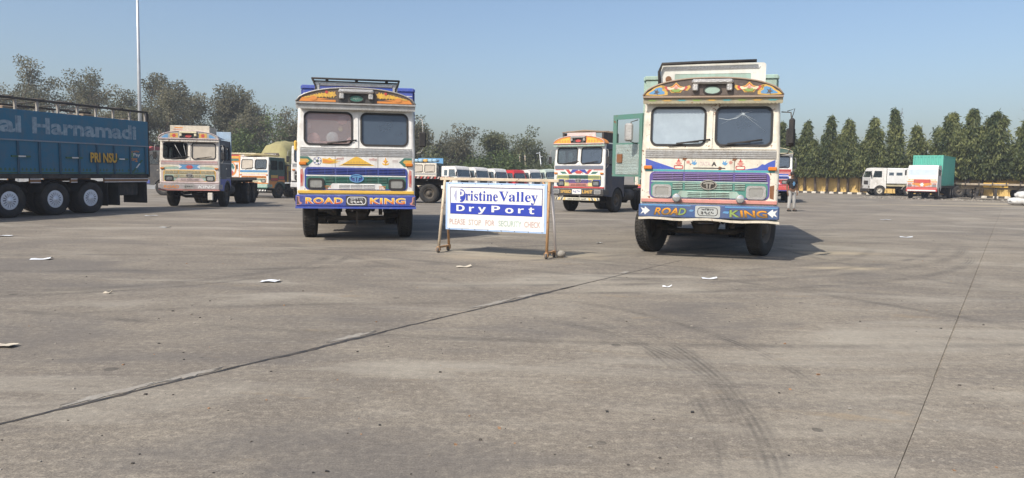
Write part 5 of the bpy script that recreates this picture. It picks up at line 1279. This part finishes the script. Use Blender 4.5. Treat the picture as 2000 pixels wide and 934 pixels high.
J, gJ, bJ, pJ = lorry('lorry', 'lorry side-on with orange, yellow and green banded body panel behind the flatbed', -24.0, 49.6, -91, dict(cab=c_dgreen, side=c_black, L=7.6, axles=(5.6,), crown_c=c_red))
box_body(J, 2.4, 2.0, 7.4, 1.15, 2.75, c_cream, c_white, ribs=4)
d = Decor('painted_motif', lambda u, v, w: (1.2 + w, u, v), J)
JO = 5.15
d.rect(JO, JO + 1.2, 1.2, 2.72, c_oran, 3).rect(JO + .1, JO + 1.1, 1.28, 2.2, c_white, 4).rect(JO + .1, JO + 1.1, 2.5, 2.6, c_yel, 4).rect(JO + .1, JO + 1.1, 2.3, 2.45, c_green, 4).rect(JO + .1, JO + 1.1, 2.62, 2.71, c_red, 4)
d.oval(JO + .6, 1.78, .36, .46, c_oran, 5).oval(JO + .6, 1.82, .26, .36, c_white, 6).add([(JO + .38, 1.85), (JO + .5, 2.10), (JO + .72, 2.12), (JO + .82, 1.85), (JO + .7, 1.72), (JO + .65, 1.9), (JO + .5, 1.95)], c_green, 7).star(JO + .6, 1.56, .16, 6, c_red, 7, .8)
d.rect(JO + 1.28, JO + 2.2, 1.25, 2.25, c_black, 3).rect(JO + 1.4, JO + 1.5, 1.3, 1.9, c_lilac, 4).rect(JO + 1.28, JO + 2.2, 2.3, 2.7, c_lilac, 3).add([(JO + 1.3, 2.7), (JO + 1.38, 2.7), (JO + 2.2, 2.32), (JO + 2.2, 2.26)], c_white, 4)  # black rectangle paints the dark interior of an open window
d.done()

Kt, gK, bK, pK = lorry('lorry', 'white lorry mostly hidden behind the left side of the blue bumper lorry', -10.15, 38.3, 10, dict(cab=WHITE, side=WHITE, bumper=c_white, lip=c_black, gr_top=c_black, gr_low=c_black, gr_vent=c_black, crown=False, L=4.4, axles=(3.6,), strip=c_black))
q = MB(); q.box(-.5, .5, 1.95, 4.3, 1.02, 1.14, bev=.02); q.build('fifth_wheel_deck', DARK, Kt)

G_, gG, bG, pG = lorry('lorry', 'lorry with hot pink bumper end showing left of the open green door', 6.95, 34.8, -9, dict(cab=CREAM, side=c_dgreen, bumper=c_hot, lip=c_gold, strip=c_oran, gr_top=c_green, gr_low=c_mint, crown_c=c_red, L=7.0, axles=(5.5,), glass=(G_DARK, G_DARK)))
box_body(G_, 2.4, 2.0, 6.9, 1.15, 2.6, c_dgreen, c_green)
H_, gH, bH, pH = lorry('lorry', 'red, white and blue banded lorry with dark tarpaulin behind the standing person', 14.95, 43.4, -20, dict(cab=c_white, side=c_dgreen, bumper=c_red, lip=c_blue, strip=c_red, gr_top=c_royal, gr_low=c_red, gr_mid=c_white, gr_vent=c_white, band=c_red, crown_c=c_dgreen, L=6.6, axles=(5.2,)))
d = Decor('painted_motif', F, H_); d.rect(-1.14, 1.14, 1.60, 1.69, c_royal, 1).rect(-1.14, 1.14, 1.71, 1.78, c_red, 1).rect(.66, 1.14, 1.0, 1.1, c_lblue, 1); d.done()
box_body(H_, 2.4, 2.0, 6.5, 1.15, 2.2, c_dgreen, c_green)
q = MB(); V = []
for i in range(nx):
    for j in range(ny):
        a = -1 + 2 * i / (nx - 1); b = j / (ny - 1); V.append((a * 1.28, 1.95 + b * 4.6, 2.32 + .55 * (1 - abs(a) ** 4) * (.8 + .2 * math.sin(3 * b)) + .03 * math.sin(i * 2 + j) if 0 < i < nx - 1 and 0 < j < ny - 1 else 1.8))
q.add(V, [(i * ny + j, i * ny + j + 1, (i + 1) * ny + j + 1, (i + 1) * ny + j) for i in range(nx - 1) for j in range(ny - 1)], 0, True); q.build('tarpaulin', paint('dark_tarpaulin', (.05, .07, .065), .8, dirt=.4, bump=.5), H_)
E2, gE, bE, pE = lorry('lorry', 'cream lorry with pale blue sacks on its roof behind the striped flatbed', -8.0, 66.5, -13, dict(cab=CREAM, side=c_dgreen, bumper=c_cream, lip=c_pink, gr_top=c_brown, gr_low=c_cream, crown=False, glass=(G_DUST, G_DUST), L=6.6, axles=(5.2,)))
flat_body(E2, 2.4, 2.0, 6.6, 1.25, DARK)
q = MB(); q.box(-1.2, 1.2, 1.9, 1.98, 1.26, 3.35); q.build('headboard', c_lblue, E2)
for k in range(5):
    q = MB(); q.box(-1.1 + k * .44, -.68 + k * .44, .4, 1.3, 2.96, 3.22, bev=.09); q.build('sack', paint('sack_blue', (.30, .46, .58), .8, dirt=.3) if k != 2 else c_gold, E2)

# flatbed trailer with red and white edge
TR = thing('flatbed_trailer', 'dark flatbed trailer with red and white striped edge right of the blue bumper lorry', 'trailer', -8.9, 40.6, R(-90), span=6)
flat_body(TR, 2.4, 0, 5.6, 1.42, DARK, (c_red, c_lilac))
m = MB()
for s in (-1, 1): m.box(s * .38, s * .47, .1, 5.5, .95, 1.27)
m.build('chassis', DARK, TR)
for ya in (3.2, 4.45):
    m = MB(); m.tube([(-1, ya, .52), (1, ya, .52)], .07, 8); m.tube([(-.42, ya, .55), (-.42, ya, 1.0)], .06, 6); m.tube([(.42, ya, .55), (.42, ya, 1.0)], .06, 6); m.build('axle', DARK, TR)
    for s in (-1, 1): wheel(TR, s * 1.06, ya, s); wheel(TR, s * .76, ya, -s)
m = MB()
for s in (-1, 1): m.box(s * .5, s * .6, .5, .62, 0, 1.0); m.box(s * .42, s * .68, .42, .7, 0, .03)
m.build('landing_leg', DARK, TR)

# ------------------------------------------------------------------ modern cabs
def modern(name, label, cat, x, y, deg, w=2.3, hr=2.5, Lc=1.75, cab=WHITE, low=None, z0=.62, group=None, L=5.0, axles=(3.9,), fy=.75, glassm=None, sleeper=0.0, bump=DARK, ws=.95, tyre=.86):
    t = thing(name, label, cat, x, y, R(deg), group, span=4); hw = w / 2; low = low or cab; zb = z0 + (hr - z0) * .52; rk = .30; gm = glassm or G_SIDE
    def FF(u, v, ww): return (u, -ww + max(0, v - zb) * rk, v)
    zt = hr - .26; yt = (zt - zb) * rk
    m = MB(); m.plate([(-hw, z0), (hw, z0), (hw, zb), (-hw, zb)], [], FF, -.03, 0)
    m.plate([(-hw, zb + .002), (hw, zb + .002), (hw - .04, zt), (-hw + .04, zt)], [rrect(0, (zb + zt) / 2 + .0, w * ws - .06, (zt - zb) - .08, .08)], FF, -.03, 0)
    V = []
    for yy, zz in ((yt, zt), (yt + .12, hr - .04), (yt + .35, hr), (Lc, hr), (Lc, z0)):
        for u in (-hw + (.04 if zz > zb else 0), -hw * .6, hw * .6, hw - (.04 if zz > zb else 0)): V.append((u, yy, zz + (.02 if abs(u) < hw * .7 and zz > zt else 0)))
    m.add(V, [(i * 4 + j, i * 4 + j + 1, i * 4 + j + 5, i * 4 + j + 4) for i in range(4) for j in range(3)], 0, True)
    m.build('cab_body', cab, t)
    for s in (-1, 1):
        S_ = lambda u, v, ww, s=s: (s * (hw - (.04 * max(0, v - zb) / (zt - zb)) + ww), u, v)
        arc = [(fy + .5 * math.cos(a), .42 + .5 * math.sin(a)) for a in np.linspace(math.pi - .42, .42, 11)]
        hs = [[(yt * .35 + .16, zb + .03), (.98, zb + .03), (.98, zt - .02), (yt + .18, zt - .02)]]
        if Lc > 1.5: hs.append(rrect(1.30, (zb + zt) / 2 + .02, .34, (zt - zb) * .72, .05))
        m = MB(); m.plate([(0, z0)] + arc + [(Lc, z0), (Lc, hr - .002), (yt + .35, hr - .002), (yt + .12, hr - .04), (yt, zt), (0, zb)], hs, S_, -.03, 0); m.build('cab_side', cab, t)
        for h_ in hs:
            m = MB(); m.plate(h_, [], S_, -.022, -.016); m.build('side_window', gm, t)
        m = MB(); m.box(s * (hw + .06), s * (hw + .20), .02, .10, zb + .05, zb + .45, bev=.03); mr = m.build('mirror', BLACK, t)
        m = MB(); m.tube([(s * (hw - .02), .1, zb + .5), (s * (hw + .13), .06, zb + .44)], .014, 5); m.build('mirror_arm', BLACK, mr)
    m = MB(); m.plate(rrect(0, (zb + zt) / 2, w * ws - .055, (zt - zb) - .075, .08), [], FF, -.022, -.016); m.build('windscreen', gm, t)
    m = MB(); m.box(-hw + .05, hw - .05, .2, .45, zb - .15, zb + .02, bev=.03); m.box(-hw + .05, hw - .05, 1.0, 1.15, z0 + .2, zb + .35); m.build('cab_interior', BLACK, t)
    m = MB(); m.plate(rrect(0, z0 + (zb - z0) * .55, w * .55, (zb - z0) * .35, .04), [], FF, 0, .012); gg = m.build('grille', bump, t)
    for s in (-1, 1):
        m = MB(); m.plate(rrect(s * (hw - .24), z0 + .16, .34, .17, .05), [], FF, .001, .02); m.build('headlight', LENS, t)
    m = MB(); m.box(-hw - .01, hw + .01, -.13, .02, z0 - .28, z0 - .002, bev=.04); m.build('bumper', bump, t)
    m = MB()
    for s in (-1, 1): m.box(s * .36, s * .44, .1, L, .62, .82)
    m.box(-.35, .35, .4, 1.5, .5, .9, bev=.05); m.build('chassis', DARK, t)
    for s in (-1, 1): wheel(t, s * (hw - .16), fy, s, 0, 'white', sc=tyre)
    m = MB(); m.tube([(-hw + .2, fy, .512 * tyre), (hw - .2, fy, .512 * tyre)], .06, 6); m.build('axle', DARK, t)
    for ya in axles:
        m = MB(); m.tube([(-hw + .2, ya, .512 * tyre), (0, ya, .512 * tyre), (hw - .2, ya, .512 * tyre)], [.06, .16, .06], 8); m.build('axle', DARK, t)
        for s in (-1, 1): wheel(t, s * (hw - .14), ya, s, 0, 'white', sc=tyre)
    return t, FF, zb, zt
pale = glass('cab_glass_pale', (.14, .18, .21), .5, .05)
RED = paint('cab_red', (.55, .025, .03), .4, dirt=.15)
rowspec = [(906, 62.5, WHITE, 'white light lorry with two side windows, first of the row beyond the sign'), (943, 64.3, WHITE, 'white light lorry, second of the row beyond the sign'),
           (980, 66.0, WHITE, 'white light lorry left of the red one beyond the sign'), (1017, 67.9, RED, 'red light lorry in the row of white ones beyond the sign'),
           (1049, 69.6, WHITE, 'white light lorry right of the red one beyond the sign'), (1080, 71.5, paint('cab_pale_green', (.52, .60, .52), .5, dirt=.3), 'pale green light lorry at the right end of the row beyond the sign')]
for px, dist, mm_, lab in rowspec:
    X = bx(px, dist); t, _, _, _ = modern('light_lorry', lab, 'lorry', X, dist, 57, w=1.9, hr=2.45 + .08 * math.sin(px), Lc=1.75, cab=mm_, group='light lorries parked beyond the sign', L=4.6, glassm=pale, tyre=.72)
    flat_body(t, 1.85, 1.9, 4.6, 1.0, DARK)
VN, _, _, _ = modern('light_lorry', 'pale blue cab peeping out right of the lorry with roof sacks', 'lorry', bx(874, 74), 74, 30, w=1.9, hr=2.6, cab=paint('cab_pale_blue', (.36, .52, .58), .5, dirt=.2), L=4.4, glassm=pale, tyre=.75)

TW, _, _, _ = modern('tractor_lorry', 'white side-on tractor lorry with white box behind its cab', 'lorry', 31.7, 66.9, -100, w=2.35, hr=2.45, Lc=1.35, cab=WHITE, L=4.6, axles=(3.25,), fy=.85)
m = MB(); m.box(-1.15, 1.15, 1.42, 4.0, 1.05, 2.44, bev=.05); wb = m.build('white_box', paint('box_clean_white', (.72, .72, .71), .45, dirt=.2), TW)
for a, b in ((1.55, 1.95), (2.15, 2.65), (3.1, 3.8)):
    for s in (-1, 1): m = MB(); m.box(s * 1.12, s * 1.153, a, b, 1.78, 2.06, bev=.01); m.build('box_window', G_DARK, wb)
m = MB(); m.box(-1.0, 1.0, 1.45, 4.4, .84, 1.04, bev=.02); m.build('deck', c_cream, TW)
m = MB(); m.tube([(1.0, 1.37, .95), (1.02, 1.36, 1.6), (1.0, 1.36, 2.35)], .07, 8); m.build('air_intake', BLACK, TW)
for s in (-1, 1):
    q = MB(); pts = [(3.25 + .58 * math.cos(a), .42 + .58 * math.sin(a)) for a in np.linspace(.3, math.pi - .3, 11)]
    q.add([(x_, p[0], p[1]) for p in pts for x_ in (s * .82, s * 1.17)], [(2 * i, 2 * i + 1, 2 * i + 3, 2 * i + 2) for i in range(10)], 0, True); q.build('mudguard', TIN, TW)
def semi(label, x, y, deg, L, mm_, axl):
    t = thing('flatbed_trailer', label, 'trailer', x, y, R(deg), span=5); flat_body(t, 2.4, 0, L, 1.25, mm_)
    m = MB()
    for s in (-1, 1): m.box(s * .4, s * .5, .1, L - .1, .80, 1.10)
    m.build('chassis', mm_, t)
    for ya in axl:
        m = MB(); m.tube([(-1, ya, .5), (1, ya, .5)], .07, 8); m.tube([(.45, ya, .5), (.45, ya, .9)], .05, 6); m.tube([(-.45, ya, .5), (-.45, ya, .9)], .05, 6); m.build('axle', DARK, t)
        for s in (-1, 1): wheel(t, s * 1.02, ya, s)
    m = MB()
    for s in (-1, 1): m.box(s * .5, s * .6, 1.0, 1.1, 0, .9)
    m.build('landing_leg', DARK, t)
    for k in range(int(L / .9)):
        m = MB(); m.box(1.201, 1.26, .2 + k * .9, .28 + k * .9, 1.16, 1.36); m.build('twist_lock', RIM, t)
    return t
CT, FFc, zb, zt = modern('container_lorry', 'white and red lorry carrying a green shipping container', 'lorry', 30.75, 56.0, -38, w=2.4, hr=2.55, Lc=1.7, z0=.85, cab=WHITE, L=9.0, axles=(6.6, 7.9), fy=1.0, bump=c_red, glassm=glass('cab_glass_bright', (.52, .60, .66), .75, .1), tyre=.95)
CT.scale.x = .86
d = Decor('painted_motif', FFc, CT)
d.rect(-1.15, 1.15, .87, .94, c_red, 5).rect(-1.15, 1.15, 1.28, 1.36, c_oran, 1).rect(-1.1, 1.1, 1.40, 1.52, c_cream, 1)
for s in (-1, 1): d.add([(s * .1, .95), (s * .78, 1.12), (s * .70, 1.24), (s * .1, 1.20)], c_oran, 5.5).rect(s * .85, s * 1.12, .98, 1.2, c_pink, 1)
d.star(0, 1.10, .18, 6, c_white, 6.5, .6)
for k in range(6): d.rect(-1.12, 1.12, .95 + k * .055, .965 + k * .055, (c_pink, c_brown)[k % 2], 4.6)
for k in range(9): d.star(-1.0 + k * .25, 1.46, .06, 5, (c_red, c_gold, c_green)[k % 3], 2, .5, .04)
for s in (-1, 1): d.rect(s * .02, s * .03, .88, 1.28, c_brown, 5.8); d.rect(s * .56, s * .58, .88, 1.52, c_brown, 5.8)
d.done()
q = MB(); q.box(-1.1, 1.1, -.17, -.131, .62, .72); q.build('bumper_bar', c_white, CT)
cg = paint('container_green', (.09, .40, .31), .5, dirt=.2, rust=.06); y0, y1, z0_, z1_ = 1.95, 8.1, 1.02, 3.35
m = MB(); m.box(-1.2, 1.2, 1.85, 8.9, .86, 1.0); m.build('deck', DARK, CT)
def corr(a0, a1, Tq, n):
    V = []; pr2 = []
    for i in range(n): s_ = (a1 - a0) / n; b = a0 + i * s_; pr2 += [(b, 0), (b + s_ * .3, 0), (b + s_ * .5, .036), (b + s_ * .8, .036)]
    pr2.append((a1, 0)); mm2 = MB()
    for a, dd in pr2: V += [Tq(a, dd, z0_ + .1), Tq(a, dd, z1_ - .1)]
    mm2.add(V, [(2 * i, 2 * i + 1, 2 * i + 3, 2 * i + 2) for i in range(len(pr2) - 1)]); return mm2
CN = thing('shipping_container', 'green corrugated shipping container on the white and red lorry', 'container', 0, 0, 0)
CN.location = CT.location; CN.scale.x = .86; CN.rotation_quaternion = CT.rotation_quaternion
corr(-1.15, 1.15, lambda a, dd, z: (a, y0 + .05 - dd, z), 8).build('end_wall', cg, CN)
for s in (-1, 1): corr(y0 + .05, y1 - .05, lambda a, dd, z, s=s: (s * (1.16 + dd), a, z), 20).build('side_wall', cg, CN)
m = MB(); m.box(-1.16, 1.16, y1 - .06, y1 - .02, z0_ + .1, z1_ - .1); m.build('door_wall', cg, CN)
for xx in (-1.2, 1.08):
    for yy in (y0, y1 - .12): m = MB(); m.box(xx, xx + .12, yy, yy + .12, z0_, z1_, bev=.01); m.build('corner_post', cg, CN)
m = MB(); m.box(-1.08, 1.08, y0 + .005, y0 + .10, z1_ - .12, z1_ - .004); m.box(-1.08, 1.08, y0 + .005, y0 + .10, z0_ + .004, z0_ + .12)
for s in (-1, 1): m.box(s * 1.10, s * 1.197, y0 + .121, y1 - .121, z1_ - .12, z1_ - .004); m.box(s * 1.10, s * 1.197, y0 + .121, y1 - .121, z0_ + .004, z0_ + .12)
m.box(-1.1, 1.1, y0 + .101, y1 - .05, z1_ - .05, z1_ - .02); m.build('frame_rail', cg, CN)
semi('empty pale flatbed trailer right of the green container', 35.2, 58.8, -112, 6.2, paint('trailer_beige', (.36, .30, .22), .8, dirt=.5, rust=.15), (4.2, 5.4))
semi('dark trailer coupled behind the white tractor lorry', 35.6, 66.0, -100, 5.0, DARK, (3.2, 4.3))
semi('rust brown flatbed trailer in front of the right end of the yellow wall', 41.5, 58.9, -118, 7.0, paint('trailer_rust', (.26, .15, .08), .8, dirt=.5, rust=.3), (5.0, 6.1))

# yellow barrier, sacks, rubble
YB = thing('road_barrier', 'bright yellow barrier board on a dark post near the right edge', 'barrier', 37.0, 57.0, R(-30), span=2)
m = MB(); m.box(-.85, .75, -.03, .03, .95, 1.30, bev=.01); m.build('board', c_yel, YB); m = MB(); m.box(-.08, .08, .031, .13, 0, 1.25); m.box(-.4, .4, -.2, .3, 0, .05); m.build('post', DARK, YB)
skm = paint('white_sacking', (.62, .61, .58), .8, dirt=.35, bump=.5, scale=5)
srs = random.Random(9)
for k, (dx, dy, dz, lab) in enumerate(((0, 0, 0, 'white stuffed sack, left one of the heap at the right edge'), (.95, .1, 0, 'white stuffed sack, middle of the heap at the right edge'), (1.85, 0, 0, 'white stuffed sack cut by the right edge of the picture'), (.55, .15, .38, 'white stuffed sack on top of the heap, left'), (1.4, .1, .38, 'white stuffed sack on top of the heap, right'), (.45, -.55, 0, 'small white sack lying in front of the heap'))):
    o = thing('sack', lab, 'sack', 31.0 + dx * .8, 45.6 + dy, srs.uniform(-.5, .5), 'heap of white sacks', span=1, lift=dz)
    m = MB(); V = []; n1, n2 = 9, 14; sc_ = .62 if k == 5 else 1
    for i in range(n1):
        for j in range(n2):
            a = math.pi * i / (n1 - 1); b = 2 * math.pi * j / n2; q = 1 + .08 * math.sin(3 * b + i * 1.7 + k)
            sg = lambda v, p: math.copysign(abs(v) ** p, v)
            V.append((.55 * sc_ * sg(math.cos(a), .6) * q, .36 * sc_ * sg(math.sin(a), .6) * math.cos(b) * q, .24 * sc_ + .24 * sc_ * sg(math.sin(a), .6) * math.sin(b) * q))
    m.add(V, [(i * n2 + j, i * n2 + (j + 1) % n2, (i + 1) * n2 + (j + 1) % n2, (i + 1) * n2 + j) for i in range(n1 - 1) for j in range(n2)], 0, True); m.build('bag', skm, o)
    m = MB(); m.tube([(.53 * sc_, 0, .24 * sc_), (.62 * sc_, .02, .27 * sc_), (.70 * sc_, 0, .22 * sc_)], [.09 * sc_, .035 * sc_, .08 * sc_], 8); m.build('tied_neck', skm, o)
m = MB(); rs = np.random.RandomState(21); V = []; Fc = []
for k in range(260):
    s_ = abs(rs.normal(0, .06)) + .03; cx, cy = (rs.uniform(27, 40), 0); cy = 58.5 - (cx - 27) * .55 + rs.normal(0, .8); o_ = len(V)
    for q in range(8): V.append((cx + s_ * ((q & 1) - .5) * rs.uniform(.6, 1.4), cy + s_ * (((q >> 1) & 1) - .5) * rs.uniform(.6, 1.4), s_ * .7 * (q >> 2) * rs.uniform(.6, 1.2) - .005))
    Fc += [[o_ + i for i in f] for f in ((0, 2, 3, 1), (4, 5, 7, 6), (0, 1, 5, 4), (2, 6, 7, 3), (0, 4, 6, 2), (1, 3, 7, 5))]
m.add(V, Fc); m.build('rubble', mortar, label='scattered pale rubble in front of the trailers', cat='rubble', kind='stuff')

# ------------------------------------------------------------------ litter
ppm = paint('paper_white', (.66, .68, .70), .7, dirt=.12)
lit = [(-7.55, 11.83, .34, .20, 'white paper sheet on the concrete at the left, below the blue lorry'), (-3.22, 9.82, .30, .20, 'white paper sheet left of the centre, largest of the litter'), (2.89, 10.77, .26, .14, 'white paper scrap in front of the right lorry'),
       (-.76, 11.69, .28, .16, 'dull paper scrap in front of the sign board'), (-10.75, 15.59, .42, .2, 'paper sheet at the left edge near the blue lorry wheels'), (-8.69, 18.52, .36, .16, 'paper scrap between the blue lorry and the blue bumper lorry'),
       (-11.19, 22.96, .42, .2, 'paper scrap behind the tail of the blue lorry'), (-4.19, 6.04, .22, .13, 'paper scrap at the left edge close to the camera'), (-4.79, 8.73, .10, .07, 'tiny paper shred at the left in the foreground'),
       (10.16, 19.09, .34, .16, 'paper scrap right of the open door lorry'), (13.61, 27.03, .4, .2, 'small paper scrap far right of the standing person'), (1.9, 16.1, .16, .1, 'small crumpled scrap between sign and right lorry'), (2.1, 9.9, .14, .05, 'narrow paper strip below the right lorry')]
prs = random.Random(15)
for x, y, w_, h_, lab in lit:
    w_ *= .85; h_ *= .85; o = thing('paper_scrap', lab, 'litter', x, y, prs.uniform(-.5, .3), 'paper litter on the yard', span=.5)
    m = MB(); n1, n2 = 7, 5; V = []; ph = prs.uniform(0, 6)
    for i in range(n1):
        for j in range(n2):
            u, v = i / (n1 - 1) - .5, j / (n2 - 1) - .5
            V.append((u * w_ + prs.uniform(-.008, .008), v * h_ + prs.uniform(-.008, .008), .006 + .020 * abs(math.sin(u * 4 + ph) * math.cos(v * 3 + ph)) + (.03 * max(0, u - .25) * 2)))
    m.add(V, [(i * n2 + j, i * n2 + j + 1, (i + 1) * n2 + j + 1, (i + 1) * n2 + j) for i in range(n1 - 1) for j in range(n2 - 1)], 0, True); m.build('sheet', ppm if 'white' in lab else (ppm, paint('paper_grey', (.42, .42, .40), .8, dirt=.4), paint('paper_tan', (.52, .46, .36), .8, dirt=.3))[prs.randint(0, 2)], o)

# grit and pebbles lying about the yard
m = MB(); rs = np.random.RandomState(31); V = []; Fc = []
for k in range(420):
    py_ = 3.5 + 18 * rs.uniform() ** 1.6; px_ = rs.uniform(-.72, .72) * py_; s_ = .003 + abs(rs.normal(0, .0035)); o_ = len(V)
    for q in range(8): V.append((px_ + s_ * ((q & 1) * 2 - 1) * rs.uniform(.5, 1.3), py_ + s_ * (((q >> 1) & 1) * 2 - 1) * rs.uniform(.5, 1.3), gz(px_, py_) + s_ * .9 * (q >> 2) * rs.uniform(.6, 1.2)))
    Fc += [[o_ + i for i in f] for f in ((0, 2, 3, 1), (4, 5, 7, 6), (0, 1, 5, 4), (2, 6, 7, 3), (0, 4, 6, 2), (1, 3, 7, 5))]
m.add(V, Fc); m.m = [(0, 1, 0, 1, 1, 0, 2)[(i // 6) % 7] for i in range(len(m.f))]
m.build('pebbles', [mortar, DARK, paint('clay_crumb', (.30, .17, .09), .9, dirt=.3)], label='small pebbles and crumbs scattered over the concrete', cat='gravel', kind='stuff')

# ------------------------------------------------------------------ the standing person
PS = thing('person', 'person in dark printed t-shirt and light grey trousers standing right of the cream lorry', 'person', 12.3, 32.8, R(12), span=1)
def skin_mesh(name, verts, edges, mat, parent, root=0, sub=2):
    me = bpy.data.meshes.new(name + '_sk'); me.from_pydata([v[:3] for v in verts], edges, [])
    ob = bpy.data.objects.new(name, me); col.objects.link(ob)
    sk = ob.modifiers.new('s', 'SKIN'); ob.modifiers.new('u', 'SUBSURF').levels = sub
    for i, v in enumerate(verts):
        d_ = me.skin_vertices[0].data[i]; d_.radius = (v[3], v[4] if len(v) > 4 else v[3]); d_.use_root = (i == root)
    dg = bpy.context.evaluated_depsgraph_get(); dg.update()
    nm = bpy.data.meshes.new_from_object(ob.evaluated_get(dg)); bpy.data.objects.remove(ob)
    for p in nm.polygons: p.use_smooth = True
    nm.materials.clear(); nm.materials.append(mat); return link(name, nm, parent)
skin = paint('skin_brown', (.16, .085, .05), .55, dirt=0)
hz_ = 1.0
bv = [(0, 0, .92, .12, .09), (0, .0, 1.12, .12, .085), (0, .01, 1.32, .14, .09), (0, .02, 1.43, .07, .06), (0, .01, 1.50, .048), (0, -.01, 1.58, .075, .085), (0, -.005, 1.67, .07, .08),
      (-.17, .02, 1.38, .05), (-.22, .04, 1.12, .042), (-.23, -.02, .90, .032), (-.23, -.05, .82, .034), (.17, .02, 1.38, .05), (.24, .05, 1.12, .042), (.25, .0, .90, .032), (.25, -.03, .82, .034),
      (-.09, 0, .86, .08), (-.10, -.01, .48, .055), (-.11, .03, .09, .04), (-.12, -.08, .04, .035), (.09, 0, .86, .08), (.13, .0, .48, .055), (.17, .05, .09, .04), (.19, -.05, .04, .035)]
be = [(0, 1), (1, 2), (2, 3), (3, 4), (4, 5), (5, 6), (2, 7), (7, 8), (8, 9), (9, 10), (2, 11), (11, 12), (12, 13), (13, 14), (0, 15), (15, 16), (16, 17), (17, 18), (0, 19), (19, 20), (20, 21), (21, 22)]
for s, h in ((-1, 10), (1, 14)):
    bx_, by_, bz_ = bv[h][:3]
    for k in range(4):
        n0 = len(bv); q = (k - 1.5) * .018; L_ = (.07, .08, .075, .06)[k]
        bv += [(bx_, by_ + q, bz_ - .05, .010), (bx_ - s * .006, by_ + q - .004, bz_ - .05 - L_ * .6, .009), (bx_ - s * .02, by_ + q - .008, bz_ - .05 - L_, .008)]; be += [(h, n0), (n0, n0 + 1), (n0 + 1, n0 + 2)]
    n0 = len(bv); bv += [(bx_ - s * .005, by_ - .035, bz_ - .01, .011), (bx_ - s * .012, by_ - .055, bz_ - .045, .009)]; be += [(h, n0), (n0, n0 + 1)]
skin_mesh('body', bv, be, skin, PS)
shm = paint('tshirt_dark', (.018, .017, .02), .85, dirt=.1)
sv_ = [(0, 0, .93, .155, .11), (0, 0, 1.10, .145, .11), (0, .01, 1.30, .165, .115), (0, .02, 1.42, .09, .08), (-.17, .02, 1.38, .075), (-.21, .035, 1.20, .075), (.17, .02, 1.38, .075), (.22, .045, 1.20, .075)]
skin_mesh('t_shirt', sv_, [(0, 1), (1, 2), (2, 3), (2, 4), (4, 5), (2, 6), (6, 7)], shm, PS)
trm = paint('trousers_grey', (.42, .41, .39), .85, dirt=.25); tv = [(0, 0, .95, .135, .105), (-.09, 0, .84, .10), (-.10, -.01, .48, .078), (-.11, .03, .10, .065), (.09, 0, .84, .10), (.13, 0, .48, .078), (.17, .05, .10, .065)]
skin_mesh('trousers', tv, [(0, 1), (1, 2), (2, 3), (0, 4), (4, 5), (5, 6)], trm, PS)
for s, (fx, fy_) in ((-1, (-.115, -.02)), (1, (.18, .01))):
    m = MB(); m.box(fx - .05, fx + .05, fy_ - .15, fy_ + .11, 0, .085, bev=.03); m.build('shoe', BLACK, PS)
m = MB(); m.lathe([(0, .115), (.05, .105), (.085, .07), (.098, .02), (.095, -.03), (.08, -.06)], 16, T=lambda x, y, z: (y * .9, .012 + z, 1.645 + x * .95)); m.build('hair', paint('hair_black', (.012, .010, .009), .6, dirt=0), PS)
d = Decor('shirt_print', lambda u, v, w: (u, -.128 - w - .01 * math.cos(u * 9), v), PS); d.star(0, 1.22, .075, 6, c_lblue, 1, .6, .12); d.done()
m = MB(); m.tube([(0, -.088, 1.60), (0, -.112, 1.575), (0, -.09, 1.565)], [.008, .014, .012], 6)
for s in (-1, 1): m.tube([(s * .076, 0, 1.62), (s * .088, .01, 1.60), (s * .077, .005, 1.575)], [.006, .012, .006], 6)
m.build('nose_and_ears', skin, PS)
m = MB()
for s in (-1, 1): m.lathe([(0, -.006), (.010, -.003), (.012, 0), (.010, .003)], 8, T=lambda x, y, z, s=s: (s * .03 + y, -.084 + x, 1.608 + z * .6))
m.build('eyes', BLACK, PS); m = MB(); m.tube([(-.022, -.085, 1.545), (0, -.090, 1.543), (.022, -.085, 1.545)], .004, 5); m.build('mouth', c_brown, PS)

# ------------------------------------------------------------------ hazy winter air
hm = bpy.data.materials.new('hazy_air'); ht = NT(hm)
pv = ht.n('ShaderNodeVolumePrincipled', {'Color': (.86, .91, 1.0, 1), 'Density': .0010, 'Anisotropy': .2})
ho = ht.n('ShaderNodeOutputMaterial'); ht.t.links.new(pv.outputs[0], ho.inputs['Volume'])
m = MB(); m.box(-170, 170, -30, 190, -4.0, 20.0); m.build('haze', hm, kind='stuff')
